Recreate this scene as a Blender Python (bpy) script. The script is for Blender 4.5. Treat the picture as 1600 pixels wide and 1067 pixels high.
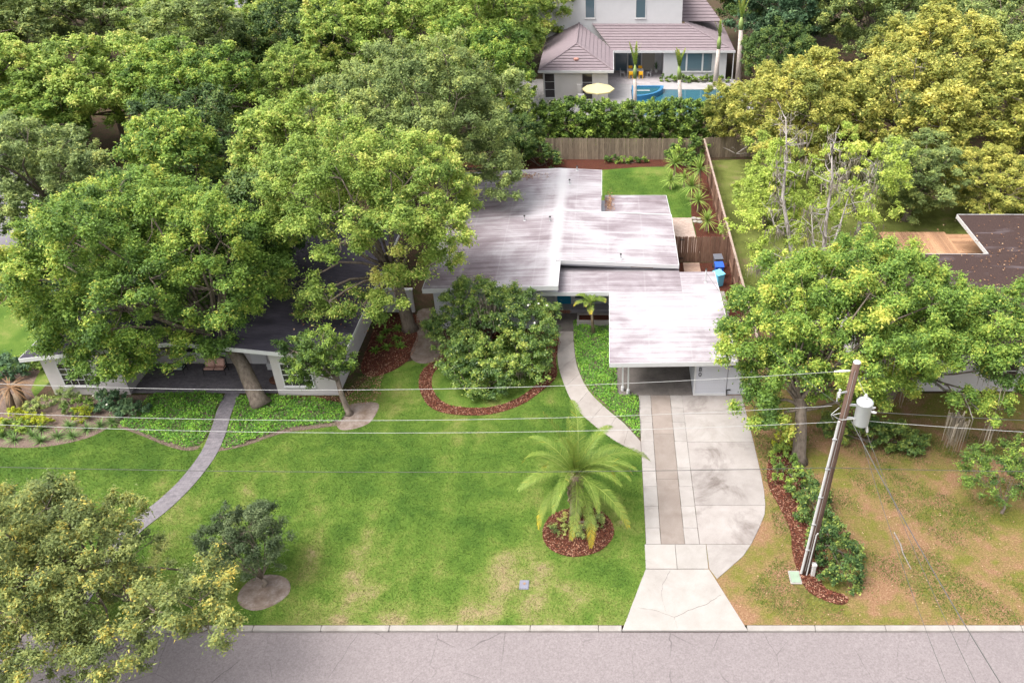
import bpy, bmesh, math, random
import numpy as np
from mathutils import Vector, Matrix

# ------------------------------------------------------------------ camera, sky, sun, exposure
for o in list(bpy.data.objects):
    bpy.data.objects.remove(o, do_unlink=True)
SC = bpy.context.scene
COL = SC.collection
R = math.radians

cam_d = bpy.data.cameras.new('camera')
cam = bpy.data.objects.new('camera', cam_d); COL.objects.link(cam)
cam.location = (0, 0, 30.0)
cam.rotation_euler = (R(90 - 33.83), 0, 0)
cam_d.sensor_width = 36.0
cam_d.lens = 36.0 * 1310 / 1600
cam_d.shift_x = -150 / 1600          # the photograph is an off-centre crop
cam_d.clip_start = 0.5
cam_d.clip_end = 1500
SC.camera = cam

SUN_EL, SUN_AZ = 62.0, -112.0         # azimuth from +Y towards +X: veiled sun high on the left, a little behind the camera
world = bpy.data.worlds.new('World'); SC.world = world; world.use_nodes = True
wn = world.node_tree; wn.nodes.clear()
sky = wn.nodes.new('ShaderNodeTexSky'); sky.sky_type = 'NISHITA'; sky.sun_disc = False
sky.sun_elevation = R(SUN_EL); sky.sun_rotation = R(SUN_AZ)
sky.air_density = 1.0; sky.dust_density = 6.0; sky.ozone_density = 1.0
hs = wn.nodes.new('ShaderNodeHueSaturation'); hs.inputs['Saturation'].default_value = 0.25
bg = wn.nodes.new('ShaderNodeBackground'); bg.inputs['Strength'].default_value = 0.15
wo = wn.nodes.new('ShaderNodeOutputWorld')
wn.links.new(sky.outputs[0], hs.inputs['Color']); wn.links.new(hs.outputs[0], bg.inputs[0]); wn.links.new(bg.outputs[0], wo.inputs[0])

sun_d = bpy.data.lights.new('sun', 'SUN'); sun_d.energy = 0.9; sun_d.angle = R(35); sun_d.color = (1.0, 0.94, 0.86)
sun = bpy.data.objects.new('sun', sun_d); COL.objects.link(sun)
_d = Vector((math.sin(R(SUN_AZ)) * math.cos(R(SUN_EL)), math.cos(R(SUN_AZ)) * math.cos(R(SUN_EL)), math.sin(R(SUN_EL))))
sun.rotation_euler = (-_d).to_track_quat('-Z', 'Y').to_euler()
sun.location = (-60, 60, 90)

SC.view_settings.view_transform = 'Standard'
SC.view_settings.look = 'None'
SC.view_settings.gamma = 1.0
SC.view_settings.use_curve_mapping = False
SC.view_settings.exposure = 1.5
SC.cycles.max_bounces = 8
SC.cycles.diffuse_bounces = 4
SC.cycles.transmission_bounces = 6
SC.cycles.transparent_max_bounces = 8
SC.cycles.use_denoising = True

# ------------------------------------------------------------------ object helpers
OFF = {}      # object name -> world offset of its root, so that parts can be written in world metres

def tag(o, label=None, cat=None, group=None, kind=None):
    if label: o['label'] = label
    if cat: o['category'] = cat
    if group: o['group'] = group
    if kind: o['kind'] = kind
    return o

def thing(name, label, cat, loc=(0, 0, 0), group=None, rz=0.0):
    o = bpy.data.objects.new(name, None); COL.objects.link(o)
    o.location = loc; o.rotation_euler = (0, 0, rz); o.empty_display_size = 0.3
    OFF[o.name] = Vector(loc)
    return tag(o, label, cat, group)

def link(name, mesh, parent=None, loc=None):
    o = bpy.data.objects.new(name, mesh); COL.objects.link(o)
    if parent is not None:
        o.parent = parent
        OFF[o.name] = OFF.get(parent.name, Vector((0, 0, 0)))
    if loc is not None: o.location = loc
    return o

class MB:
    def __init__(s): s.v = []; s.f = []; s.m = []; s.cur = 0
    def _add(s, vs, fs):
        b = len(s.v); s.v += [tuple(p) for p in vs]
        for f in fs: s.f.append(tuple(i + b for i in f)); s.m.append(s.cur)
        return s
    def box(s, x0, x1, y0, y1, z0, z1):
        return s._add([(x0,y0,z0),(x1,y0,z0),(x1,y1,z0),(x0,y1,z0),(x0,y0,z1),(x1,y0,z1),(x1,y1,z1),(x0,y1,z1)],
                      [(0,3,2,1),(4,5,6,7),(0,1,5,4),(1,2,6,5),(2,3,7,6),(3,0,4,7)])
    def obox(s, c, half, M):
        pts = []
        for dz in (-1, 1):
            for dx, dy in ((-1,-1),(1,-1),(1,1),(-1,1)):
                pts.append(Vector(c) + M @ Vector((dx*half[0], dy*half[1], dz*half[2])))
        return s._add(pts, [(0,3,2,1),(4,5,6,7),(0,1,5,4),(1,2,6,5),(2,3,7,6),(3,0,4,7)])
    def beam(s, a, b, w, h):
        a = Vector(a); b = Vector(b); d = b - a; L = d.length
        q = d.to_track_quat('X', 'Z').to_matrix()
        return s.obox((a + b) / 2, (L/2, w/2, h/2), q)
    def quad(s, *p): return s._add(p, [tuple(range(len(p)))])
    def slab(s, top, t):
        n = len(top); vs = [tuple(p) for p in top] + [(p[0], p[1], p[2]-t) for p in top]
        fs = [tuple(range(n)), tuple(reversed(range(n, 2*n)))]
        for i in range(n):
            j = (i+1) % n; fs.append((i, n+i, n+j, j))
        return s._add(vs, fs)
    def prism(s, poly, z0, z1):
        return s.slab([(x, y, z1) for x, y in poly], z1 - z0)
    def sheet(s, poly, z): return s._add([(x, y, z) for x, y in poly], [tuple(range(len(poly)))])
    def tube(s, path, rad, n=6, cap=True):
        P = [Vector(p) for p in path]; k = len(P); b = len(s.v)
        if not hasattr(rad, '__len__'): rad = [rad] * k
        prev = None
        for i in range(k):
            t = (P[min(i+1, k-1)] - P[max(i-1, 0)])
            t = t.normalized() if t.length > 1e-9 else Vector((0, 0, 1))
            if prev is None:
                a = t.orthogonal().normalized()
            else:
                a = prev - t * prev.dot(t)
                a = a.normalized() if a.length > 1e-6 else t.orthogonal().normalized()
            prev = a; c = t.cross(a)
            for j in range(n):
                an = 2*math.pi*j/n
                s.v.append(tuple(P[i] + (a*math.cos(an) + c*math.sin(an)) * rad[i]))
        for i in range(k-1):
            for j in range(n):
                j2 = (j+1) % n
                s.f.append((b+i*n+j, b+i*n+j2, b+(i+1)*n+j2, b+(i+1)*n+j)); s.m.append(s.cur)
        if cap:
            s.f.append(tuple(b+j for j in reversed(range(n)))); s.m.append(s.cur)
            s.f.append(tuple(b+(k-1)*n+j for j in range(n))); s.m.append(s.cur)
        return s
    def lathe(s, prof, c, n=20):
        b = len(s.v); k = len(prof)
        for r, z in prof:
            for j in range(n):
                an = 2*math.pi*j/n; s.v.append((c[0]+r*math.cos(an), c[1]+r*math.sin(an), c[2]+z))
        for i in range(k-1):
            for j in range(n):
                j2 = (j+1) % n
                s.f.append((b+i*n+j, b+i*n+j2, b+(i+1)*n+j2, b+(i+1)*n+j)); s.m.append(s.cur)
        s.f.append(tuple(b+j for j in reversed(range(n)))); s.m.append(s.cur)
        s.f.append(tuple(b+(k-1)*n+j for j in range(n))); s.m.append(s.cur)
        return s
    def mesh(s, name, mats, off=(0, 0, 0), smooth=False, bevel=0):
        me = bpy.data.meshes.new(name)
        ox, oy, oz = off
        me.from_pydata([(x-ox, y-oy, z-oz) for x, y, z in s.v], [], s.f)
        for m in (mats if isinstance(mats, (list, tuple)) else [mats]): me.materials.append(m)
        if any(s.m): me.polygons.foreach_set('material_index', s.m)
        if smooth: me.polygons.foreach_set('use_smooth', [True]*len(me.polygons))
        if bevel:
            bm = bmesh.new(); bm.from_mesh(me)
            bmesh.ops.bevel(bm, geom=list(bm.edges), offset=bevel, segments=1, affect='EDGES')
            bm.to_mesh(me); bm.free()
        me.update()
        return me
    def part(s, name, mats, parent, smooth=False, bevel=0):
        off = OFF.get(parent.name, Vector((0, 0, 0))) if parent is not None else (0, 0, 0)
        return link(name, s.mesh(name, mats, off, smooth, bevel), parent)

def structure(name, mb, mats, smooth=False, bevel=0, parent=None):
    o = mb.part(name, mats, parent, smooth, bevel)
    if parent is None: tag(o, kind='structure')
    return o

def single(name, mb, mats, label, cat, loc=(0, 0, 0), group=None, smooth=False, bevel=0, kind=None):
    """a thing that is one mesh, its origin at its base"""
    o = link(name, mb.mesh(name, mats, loc, smooth, bevel)); o.location = loc
    OFF[o.name] = Vector(loc)
    return tag(o, label, cat, group, kind)

# ------------------------------------------------------------------ materials
MATS = {}
class NT:
    def __init__(s, name):
        s.mat = bpy.data.materials.new(name); s.mat.use_nodes = True
        s.nt = s.mat.node_tree; s.nt.nodes.clear()
        s.out = s.nt.nodes.new('ShaderNodeOutputMaterial')
    def n(s, kind, props=None, **inp):
        nd = s.nt.nodes.new('ShaderNode' + kind)
        for k, v in (props or {}).items(): setattr(nd, k, v)
        for k, v in inp.items():
            key = int(k[1:]) if k[0] == '_' and k[1:].isdigit() else k.replace('_', ' ')
            s.set(nd.inputs[key], v)
        return nd
    def set(s, sock, v):
        if isinstance(v, bpy.types.NodeSocket): s.nt.links.new(v, sock)
        elif isinstance(v, bpy.types.Node): s.nt.links.new(v.outputs[0], sock)
        else:
            if hasattr(sock.default_value, '__len__') and len(sock.default_value) == 4 and len(v) == 3: v = (*v, 1)
            sock.default_value = v
    def pos(s, scale=(1, 1, 1), rot=(0, 0, 0)):
        g = s.n('NewGeometry')
        m = s.n('Mapping', Vector=g.outputs['Position'], Scale=scale, Rotation=rot)
        return m.outputs[0]
    def objc(s, scale=(1, 1, 1)):
        g = s.n('TexCoord')
        return s.n('Mapping', Vector=g.outputs['Object'], Scale=scale).outputs[0]
    def noise(s, vec, scale, detail=4, rough=0.55, dist=0.0):
        return s.n('TexNoise', Vector=vec, Scale=scale, Detail=detail, Roughness=rough, Distortion=dist).outputs['Fac']
    def ramp(s, fac, stops, interp='LINEAR'):
        nd = s.n('ValToRGB', Fac=fac); cr = nd.color_ramp; cr.interpolation = interp
        while len(cr.elements) > 1: cr.elements.remove(cr.elements[-1])
        for i, (p, c) in enumerate(stops):
            e = cr.elements[0] if i == 0 else cr.elements.new(p)
            e.position = p
            if not hasattr(c, '__len__'): c = (c, c, c)
            e.color = (*c, 1)
        return nd.outputs[0]
    def mix(s, fac, a, b, mode='MIX'):
        nd = s.n('Mix', {'data_type': 'RGBA', 'blend_type': mode})
        s.set(nd.inputs[0], fac); s.set(nd.inputs[6], a); s.set(nd.inputs[7], b)
        return nd.outputs[2]
    def math(s, op, a, b=0.0, clamp=False):
        nd = s.n('Math', {'operation': op, 'use_clamp': clamp}); s.set(nd.inputs[0], a); s.set(nd.inputs[1], b)
        return nd.outputs[0]
    def done(s, color, rough=0.8, bump=None, bstr=0.3, bdist=0.02, metal=0.0, spec=0.3, trans=0.0, tcol=None):
        p = s.n('BsdfPrincipled', Base_Color=color, Roughness=rough, Metallic=metal)
        p.inputs['Specular IOR Level'].default_value = spec
        if bump is not None:
            b = s.n('Bump', Height=bump, Strength=bstr, Distance=bdist); s.nt.links.new(b.outputs[0], p.inputs['Normal'])
        res = p.outputs[0]
        if trans:
            t = s.n('BsdfTranslucent', Color=(tcol if tcol is not None else color))
            mx = s.n('MixShader', Fac=trans); s.nt.links.new(res, mx.inputs[1]); s.nt.links.new(t.outputs[0], mx.inputs[2])
            res = mx.outputs[0]
        s.nt.links.new(res, s.out.inputs[0])
        MATS[s.mat.name] = s.mat
        return s.mat

def plain(name, c, rough=0.6, var=0.12, scale=3.0, metal=0.0, spec=0.3):
    t = NT(name); v = t.objc()
    a = tuple(x*(1-var) for x in c); b = tuple(min(1, x*(1+var)) for x in c)
    f = t.noise(v, scale, 5, 0.6)
    return t.done(t.ramp(f, [(0.3, a), (0.7, b)]), rough, metal=metal, spec=spec)

def leafy(name, stops, trans=0.42, rough=0.55, spec=0.25):
    t = NT(name); at = t.n('Attribute', {'attribute_name': 'tint'})
    col = t.ramp(at.outputs['Fac'], stops)
    return t.done(col, rough, trans=trans, spec=spec)

def bark(name, a, b):
    t = NT(name); f = t.noise(t.pos((1, 1, 0.25)), 6, 6, 0.7)
    return t.done(t.ramp(f, [(0.3, a), (0.7, b)]), 0.95, f, 0.8, 0.05, spec=0.1)

# foliage: tint 0 (old leaf) .. 1 (young shoot)
L_OAK = leafy('leaf_oak_mid', [(0, (.068,.132,.033)), (.5, (.187,.308,.055)), (.85, (.409,.505,.089)), (1, (0.585,0.558,0.119))])
L_LIME = leafy('leaf_oak_bright', [(0, (.105,.174,.037)), (.5, (.272,.388,.075)), (.85, (.519,.580,.132)), (1, (0.585,0.537,0.161))], 0.42)
L_GREY = leafy('leaf_oak_greyed', [(0, (.109,.166,.062)), (.5, (.258,.329,.112)), (.85, (.453,.525,.154)), (1, (0.568,0.545,0.165))])
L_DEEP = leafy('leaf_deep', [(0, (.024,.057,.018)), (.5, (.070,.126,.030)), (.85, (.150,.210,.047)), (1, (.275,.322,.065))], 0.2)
L_YEL = leafy('leaf_yellowing', [(0, (.129,.169,.041)), (.35, (.269,.301,.066)), (.7, (.502,.482,.110)), (1, (.750,.663,.179))], 0.42)
L_PALE = leafy('leaf_pale_green', [(0, (.154,.217,.044)), (.5, (.344,.444,.081)), (.85, (.544,.653,.128)), (1, (.725,.689,.181))], 0.42)
L_CORN = leafy('leaf_corner_tree', [(0, (.100,.140,.053)), (.5, (.226,.275,.089)), (.8, (.378,.400,.116)), (1, (.651,.508,.105))], 0.42)
L_OLIVE = leafy('leaf_small_tree', [(0, (.042,.068,.028)), (.5, (.095,.135,.058)), (1, (.20,.25,.11))], 0.3)
L_SHRUB = leafy('leaf_glossy_shrub', [(0, (.043,.088,.026)), (.5, (.131,.219,.042)), (.9, (.345,.419,.076)), (1, (0.487,0.520,0.128))], 0.25, 0.4, 0.4)
L_HEDGE = leafy('leaf_hedge', [(0, (.039,.080,.020)), (.5, (.135,.219,.039)), (1, (.366,.476,.073))], 0.25)
L_COVER = leafy('leaf_ground_cover', [(0, (.045,.128,.022)), (.5, (.127,.296,.036)), (1, (.321,.515,.065))], 0.25)
L_TEAL = leafy('leaf_blue_green', [(0, (.033,.073,.036)), (.5, (.081,.154,.073)), (1, (.181,.271,.109))], 0.2)
L_FERN = leafy('leaf_fern', [(0, (.054,.128,.018)), (1, (.236,.362,.054))], 0.42)
L_PALM = leafy('leaf_date_palm', [(0, (.076,.136,.024)), (.5, (.169,.254,.042)), (.8, (.268,.327,.072)), (1, (.552,.408,.042))], 0.4)
L_YUC = leafy('leaf_yucca', [(0, (.081,.145,.029)), (1, (.362,.490,.100))], 0.2)
L_GOLD = leafy('leaf_golden', [(0, (.209,.268,.020)), (1, (.576,.594,.043))], 0.42)
L_DRY = leafy('leaf_dry', [(0, (.14,.075,.035)), (1, (.34,.20,.10))], 0.15)
L_LIRI = leafy('leaf_clump', [(0, (.054,.117,.033)), (1, (.236,.362,.109))], 0.2)
M_MOSS = leafy('spanish_moss', [(0, (.164,.139,.107)), (1, (.312,.271,.213))], 0.2, 0.9, 0.1)
M_FLOWER = leafy('petal_white', [(0, (.75,.72,.60)), (1, (.85,.83,.76))], 0.2)
M_BERRY = leafy('leaf_yellow_spot', [(0, (.55,.50,.04)), (1, (.75,.66,.06))], 0.2)
M_BARK = bark('bark_grey_brown', (.085,.065,.050), (.23,.19,.155))
M_BARKL = bark('bark_pale', (.154,.132,.114), (.295,.271,.246))
M_BARKD = bark('bark_dark', (.05,.038,.030), (.14,.11,.085))
M_PALMT = bark('palm_trunk', (.10,.07,.045), (.32,.25,.18))
M_CHIP = leafy('mulch_chip', [(0, (.057,.020,.013)), (.6, (.164,.057,.034)), (1, (.344,.205,.139))], 0.0, 0.9, 0.1)
M_LITTER = leafy('leaf_litter', [(0, (.12,.06,.035)), (.6, (.26,.14,.08)), (1, (.44,.31,.20))], 0.0, 0.9, 0.1)

def grass_nodes(t, dry_bias=0.0, straw=(.232,.181,.098), lush=(.042,.087,.013), mid=(.081,.136,.021)):
    p = t.pos()
    big = t.noise(p, 0.16, 3, 0.5, 0.4)
    med = t.noise(p, 0.75, 4, 0.6, 0.3)
    fine = t.noise(p, 13.0, 5, 0.75)
    mow = t.noise(t.pos((0.5, 0.09, 1), (0, 0, R(18))), 1.0, 2, 0.5)
    m = t.math('ADD', t.math('MULTIPLY', big, 0.56), t.math('MULTIPLY', med, 0.55))
    m = t.math('ADD', t.math('SUBTRACT', m, 0.05), t.math('MULTIPLY', t.math('SUBTRACT', mow, 0.5), 0.45))
    # the strip along the kerb gets no irrigation: drier towards the road
    sep = t.n('SeparateXYZ', Vector=p)
    edge = t.n('MapRange', Value=sep.outputs[1], _1=23.0, _2=33.0, _3=0.12, _4=0.0).outputs[0]
    m = t.math('ADD', t.math('ADD', m, edge), dry_bias)
    m = t.math('ADD', m, t.math('MULTIPLY', t.math('SUBTRACT', fine, 0.5), 0.55))
    return t.ramp(m, [(0.38, lush), (0.56, mid), (0.68, (.138,.165,.040)), (0.80, straw)]), fine

t = NT('lawn'); c, f = grass_nodes(t); M_LAWN = t.done(c, 0.9, f, 0.6, 0.05, spec=0.1)
t = NT('grass_blade'); c, f = grass_nodes(t); at = t.n('Attribute', {'attribute_name': 'tint'})
c = t.mix(1.0, c, t.ramp(at.outputs['Fac'], [(0, .60), (1, 1.42)]), 'MULTIPLY'); M_BLADE = t.done(c, 0.6, trans=0.25, spec=0.15)
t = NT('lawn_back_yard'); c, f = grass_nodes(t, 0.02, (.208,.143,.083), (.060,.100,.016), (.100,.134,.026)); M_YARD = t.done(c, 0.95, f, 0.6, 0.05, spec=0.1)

t = NT('neighbour_back_yard'); c, f = grass_nodes(t, 0.12, (.168,.111,.076), (.060,.086,.016), (.089,.100,.026)); M_YARDN = t.done(c, 0.95, f, 0.6, 0.05, spec=0.1)
t = NT('dry_lot'); p = t.pos()
a = t.noise(p, 0.33, 4, 0.6, 0.5); b = t.noise(p, 1.6, 5, 0.65); c2 = t.noise(p, 14, 4, 0.7)
soil = t.ramp(c2, [(0.3, (.121,.065,.035)), (0.55, (.217,.126,.072)), (0.75, (.338,.230,.150))])
gr = t.ramp(c2, [(0.3, (.060,.081,.012)), (0.7, (.161,.152,.030))])
mk = t.ramp(t.math('ADD', t.math('MULTIPLY', a, 0.6), t.math('MULTIPLY', b, 0.4)), [(0.43, 0.0), (0.58, 0.9)])
M_LOT = t.done(t.mix(mk, soil, gr), 0.95, c2, 0.7, 0.04, spec=0.1)

t = NT('forest_floor'); p = t.pos()
b = t.noise(p, 1.3, 5, 0.65); c2 = t.noise(p, 11, 4, 0.7)
fl = t.ramp(c2, [(0.3, (.030,.019,.013)), (0.6, (.078,.051,.033)), (0.8, (.144,.102,.066))])
M_FLOOR = t.done(t.mix(t.ramp(b, [(0.5, 0), (0.66, 1)]), fl, (.033,.051,.012)), 0.95, c2, 0.7, 0.05, spec=0.1)

t = NT('mulch'); p = t.pos(); f = t.n('TexVoronoi', Vector=p, Scale=13.0).outputs['Color']
g = t.noise(p, 22, 4, 0.7)
M_MULCH = t.done(t.mix(t.ramp(g, [(0.35, 0), (0.7, 1)]), (.043,.016,.011), t.mix(0.45, (.148,.053,.034), f, 'MULTIPLY')), 0.95, g, 0.9, 0.05, spec=0.1)
t = NT('bare_bed_soil'); p = t.pos(); g = t.noise(p, 16, 5, 0.7); h = t.noise(p, 1.5, 3)
M_SOIL = t.done(t.mix(h, t.ramp(g, [(0.3, (.066,.044,.034)), (0.7, (.172,.125,.106))]), t.ramp(g, [(0.3, (.086,.056,.040)), (0.7, (.224,.172,.145))])), 0.95, g, 0.7, 0.04, spec=0.1)
t = NT('sand'); p = t.pos(); g = t.noise(p, 9, 5, 0.7); h = t.noise(p, 2.2, 4)
M_SAND = t.done(t.mix(t.ramp(h, [(0.35, 0), (0.7, 1)]), t.ramp(g, [(0.3, (.158,.125,.109)), (0.7, (.264,.221,.198))]), (.132,.096,.073)), 0.95, g, 0.5, 0.03, spec=0.1)

t = NT('asphalt'); p = t.pos()
fine = t.noise(p, 45, 3, 0.8); sp = t.noise(p, 14, 2, 0.6); bigv = t.noise(p, 0.25, 4, 0.6)
base = t.ramp(t.math('ADD', t.math('MULTIPLY', fine, 0.6), t.math('MULTIPLY', sp, 0.4)), [(0.32, (.111,.095,0.095)), (0.52, (.189,.164,0.165)), (0.70, (.296,.263,0.264))])
base = t.mix(t.ramp(bigv, [(0.35, 0.0), (0.7, 0.30)]), base, (.141,.122,0.123))
wob = t.n('Mix', {'data_type': 'VECTOR'}); t.set(wob.inputs[0], 0.16)
ns = t.n('TexNoise', Vector=p, Scale=1.7, Detail=5.0); t.set(wob.inputs[4], p); t.set(wob.inputs[5], ns.outputs['Color'])
vo = t.n('TexVoronoi', {'feature': 'DISTANCE_TO_EDGE'}, Vector=wob.outputs[1], Scale=0.42).outputs['Distance']
crk = t.math('MULTIPLY', t.ramp(vo, [(0.0, 1.0), (0.008, 0.0)]), t.ramp(t.noise(p, 0.5, 2), [(0.42, 0), (0.62, .7)]))
M_ROAD = t.done(t.mix(crk, base, (.055,.047,.048)), 0.9, fine, 0.5, 0.01, spec=0.2)
t = NT('side_street_asphalt'); p = t.pos(); g = t.noise(p, 20, 4, 0.7)
M_ROAD2 = t.done(t.ramp(g, [(0.3, (.13,.118,.14)), (0.7, (.21,.19,.22))]), 0.9, spec=0.2)

def concrete(name, lo, hi, stain, amount, crack=False):
    t = NT(name); p = t.pos(); oi = t.n('ObjectInfo')
    fine = t.noise(p, 25, 4, 0.7); mid = t.noise(p, 1.1, 5, 0.65, 0.3); st = t.noise(p, 0.45, 6, 0.7, 0.6)
    c = t.ramp(t.math('ADD', t.math('MULTIPLY', fine, 0.4), t.math('MULTIPLY', mid, 0.6)), [(0.35, lo), (0.65, hi)])
    c = t.mix(t.ramp(st, [(0.50, 0), (0.68, amount)]), c, stain)
    c = t.mix(1.0, c, t.ramp(oi.outputs['Random'], [(0, .90), (1, 1.05)]), 'MULTIPLY')
    if crack:
        ns = t.n('TexNoise', Vector=p, Scale=2.0, Detail=6.0); w = t.n('Mix', {'data_type': 'VECTOR'}); t.set(w.inputs[0], 0.12)
        t.set(w.inputs[4], p); t.set(w.inputs[5], ns.outputs['Color'])
        vo = t.n('TexVoronoi', {'feature': 'DISTANCE_TO_EDGE'}, Vector=w.outputs[1], Scale=0.34).outputs['Distance']
        c = t.mix(t.ramp(vo, [(0, .6), (0.006, 0)]), c, (.16,.13,.11))
    return t.done(c, 0.85, fine, 0.25, 0.01, spec=0.2)
M_CONC = concrete('concrete_pale', (.241,.219,.205), (.308,.286,.270), (.159,.135,.122), 0.45)
M_CONCS = concrete('concrete_stained', (.222,.198,.185), (.298,.274,.260), (.103,.082,.074), 0.78)
M_CONCA = concrete('concrete_apron', (.260,.241,.222), (.318,.298,.280), (.193,.169,.154), 0.35)
M_CONCM = concrete('concrete_old_strip', (.179,.146,.126), (.246,.210,.187), (.140,.109,.092), 0.5)
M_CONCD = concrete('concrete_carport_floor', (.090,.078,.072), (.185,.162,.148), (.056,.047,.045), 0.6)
M_KERB = concrete('concrete_kerb', (.222,.202,.183), (.298,.280,.260), (.144,.120,.106), 0.5)
M_WALK = concrete('concrete_walk', (.226,.200,.183), (.289,.263,.243), (.159,.130,.115), 0.45)
M_STOOP = concrete('concrete_stoop', (.240,.224,.240), (.320,.304,.320), (.160,.144,.144), 0.4)
M_DECKP = concrete('pool_deck_paver', (.280,.265,.265), (.347,.332,.332), (.231,.212,.212), 0.4)

def pavers(name, c1, c2, mortar, scale, w, h):
    t = NT(name); b = t.n('TexBrick', Vector=t.pos(), Color1=c1, Color2=c2, Mortar=mortar, Scale=scale)
    b.inputs['Mortar Size'].default_value = 0.012; b.inputs['Brick Width'].default_value = w; b.inputs['Row Height'].default_value = h
    g = t.noise(t.pos(), 6, 5, 0.7)
    return t.done(t.mix(1.0, b.outputs[0], t.ramp(g, [(0.3, .75), (0.7, 1.2)]), 'MULTIPLY'), 0.85, b.outputs['Fac'], -0.3, 0.01, spec=0.2)
M_PATH = pavers('dark_paver_path', (.132,.120,.132), (.172,.156,.168), (.080,.072,.076), 3.0, 0.8, 0.4)
M_BRICKP = pavers('pink_paver_patio', (.336,.256,.216), (.400,.312,.264), (.240,.184,.152), 4.0, 0.9, 0.45)
M_TILEP = pavers('patio_tile', (.288,.264,.272), (.368,.336,.344), (.256,.232,.240), 1.2, 1.2, 0.5)

def white_roof(name, ang, bias=0.0, left=0.0):
    t = NT(name); p = t.pos()
    streak = t.noise(t.pos((0.16, 3.2, 1), (0, 0, ang)), 1.0, 7, 0.72, 0.15)
    streak2 = t.noise(t.pos((0.45, 11.0, 1), (0, 0, ang)), 1.0, 5, 0.75)
    big = t.noise(p, 0.30, 4, 0.6, 0.6)
    fine = t.noise(p, 24, 3, 0.7)
    m = t.math('ADD', t.math('MULTIPLY', streak, 0.42), t.math('MULTIPLY', streak2, 0.20))
    m = t.math('ADD', m, t.math('MULTIPLY', big, 0.44))
    m = t.math('ADD', m, t.math('ADD', t.math('MULTIPLY', t.math('SUBTRACT', fine, 0.5), 0.12), bias))
    sep = t.n('SeparateXYZ', Vector=p)
    if left:    # the slope under the oaks has collected more grime
        m = t.math('ADD', m, t.n('MapRange', Value=sep.outputs[0], _1=-3.8, _2=-10.0, _3=0.0, _4=left).outputs[0])
    c = t.ramp(m, [(0.42, (.365,.352,.365)), (0.51, (.305,.283,.298)), (0.58, (.220,.190,.205)), (0.68, (.135,.106,.117))])
    # welded membrane seams
    for ax, sc_ in ((1, 1.02), (0, 0.42)):
        fr = t.math('FRACT', t.math('MULTIPLY', sep.outputs[ax], sc_))
        c = t.mix(t.ramp(fr, [(0.0, 0.16), (0.03, 0.0), (0.97, 0.0), (1.0, 0.16)]), c, (.40,.39,.40))
    return t, c, sep, m
t, c, sep, m = white_roof('roof_white_coating', 0, 0.0, 0.07)
rid = t.math('ABSOLUTE', t.math('ADD', sep.outputs[0], 3.55))
c = t.mix(t.ramp(t.math('MULTIPLY', rid, 0.5), [(0.08, 0.75), (0.28, 0.0)]), c, (.40,.39,.40))   # fresh coat along the ridge
M_ROOF = t.done(c, 0.95, m, 0.15, 0.02, spec=0.08)
t, c, sep, m = white_roof('roof_white_carport', R(4), 0.0)
ce = t.n('VectorMath', {'operation': 'DISTANCE'}); g = t.n('NewGeometry'); t.set(ce.inputs[0], g.outputs['Position']); ce.inputs[1].default_value = (3.9, 43.3, 2.9)
c = t.mix(t.ramp(t.math('ADD', t.math('MULTIPLY', ce.outputs['Value'], 0.2), t.math('MULTIPLY', t.math('SUBTRACT', m, .5), .9)), [(0.30, 0.5), (0.78, 0.0)]), c, (.335,.328,.34))    # newer patch of coating
M_ROOFC = t.done(c, 0.95, m, 0.15, 0.02, spec=0.08)
t, c, sep, m = white_roof('roof_white_dirty', R(78), 0.06)
M_ROOFD = t.done(c, 0.95, m, 0.15, 0.02, spec=0.08)

def shingle(name, a, b):
    t = NT(name); p = t.pos(); g = t.noise(p, 30, 3, 0.8); h = t.noise(t.pos((1, 5, 1)), 1.5, 4, 0.6)
    return t.done(t.ramp(t.math('ADD', t.math('MULTIPLY', g, 0.5), t.math('MULTIPLY', h, 0.5)), [(0.35, a), (0.65, b)]), 0.9, g, 0.4, 0.01, spec=0.15)
M_SHING = shingle('shingle_charcoal', (.030,.027,.037), (.060,.054,.070))
t = NT('flat_roof_brown'); p = t.pos(); g = t.noise(p, 16, 4, 0.75); h = t.noise(t.pos((0.35, 1.2, 1)), 0.8, 5, 0.6, 0.4)
c = t.ramp(g, [(0.35, (.028,.018,.017)), (0.62, (.059,.037,.033)), (0.74, (.136,.066,.042))])
M_FLATR = t.done(t.mix(t.ramp(h, [(0.55, 0), (0.72, .6)]), c, (.15,.13,.145)), 0.9, g, 0.4, 0.02, spec=0.15)
M_TILE = shingle('roof_tile_mauve', (.162,.127,.138), (.230,.189,.200))
M_TILEE = plain('roof_tile_edge', (.14,.11,.12), 0.8)

M_WHITE = plain('paint_white', (.503,.496,.496), 0.5, 0.04)
M_TRIM = plain('trim_offwhite', (.476,.469,.462), 0.5, 0.04)
M_LHW = plain('painted_block_greige', (.447,.415,.404), 0.85, 0.05, 1.2)
M_STUCCO = plain('stucco_warm_white', (.528,.496,.468), 0.85, 0.04, 1.0)
M_STUCCOG = plain('stucco_cool_white', (.512,.504,.512), 0.85, 0.04, 1.0)
M_GREYW = plain('siding_grey_blue', (.352,.352,.376), 0.7, 0.05)
M_LAV = plain('siding_pale', (.480,.480,.516), 0.7, 0.05)
M_RHW = plain('wall_pinkish_white', (.570,.534,.529), 0.85, 0.05)
M_TEAL = plain('door_teal_paint', (.012,.150,.260), 0.45, 0.06)
M_BLACK = plain('metal_black', (.020,.019,.020), 0.45, 0.1)
M_STEEL = plain('metal_galvanised', (.50,.51,.52), 0.4, 0.08, metal=0.6)
M_TRANS = plain('transformer_paint', (.490,.507,.517), 0.4, 0.04)
M_PORC = plain('porcelain', (.560,.544,.528), 0.2, 0.04)
M_CONDU = plain('conduit_grey', (.440,.432,.424), 0.5, 0.06)
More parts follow.
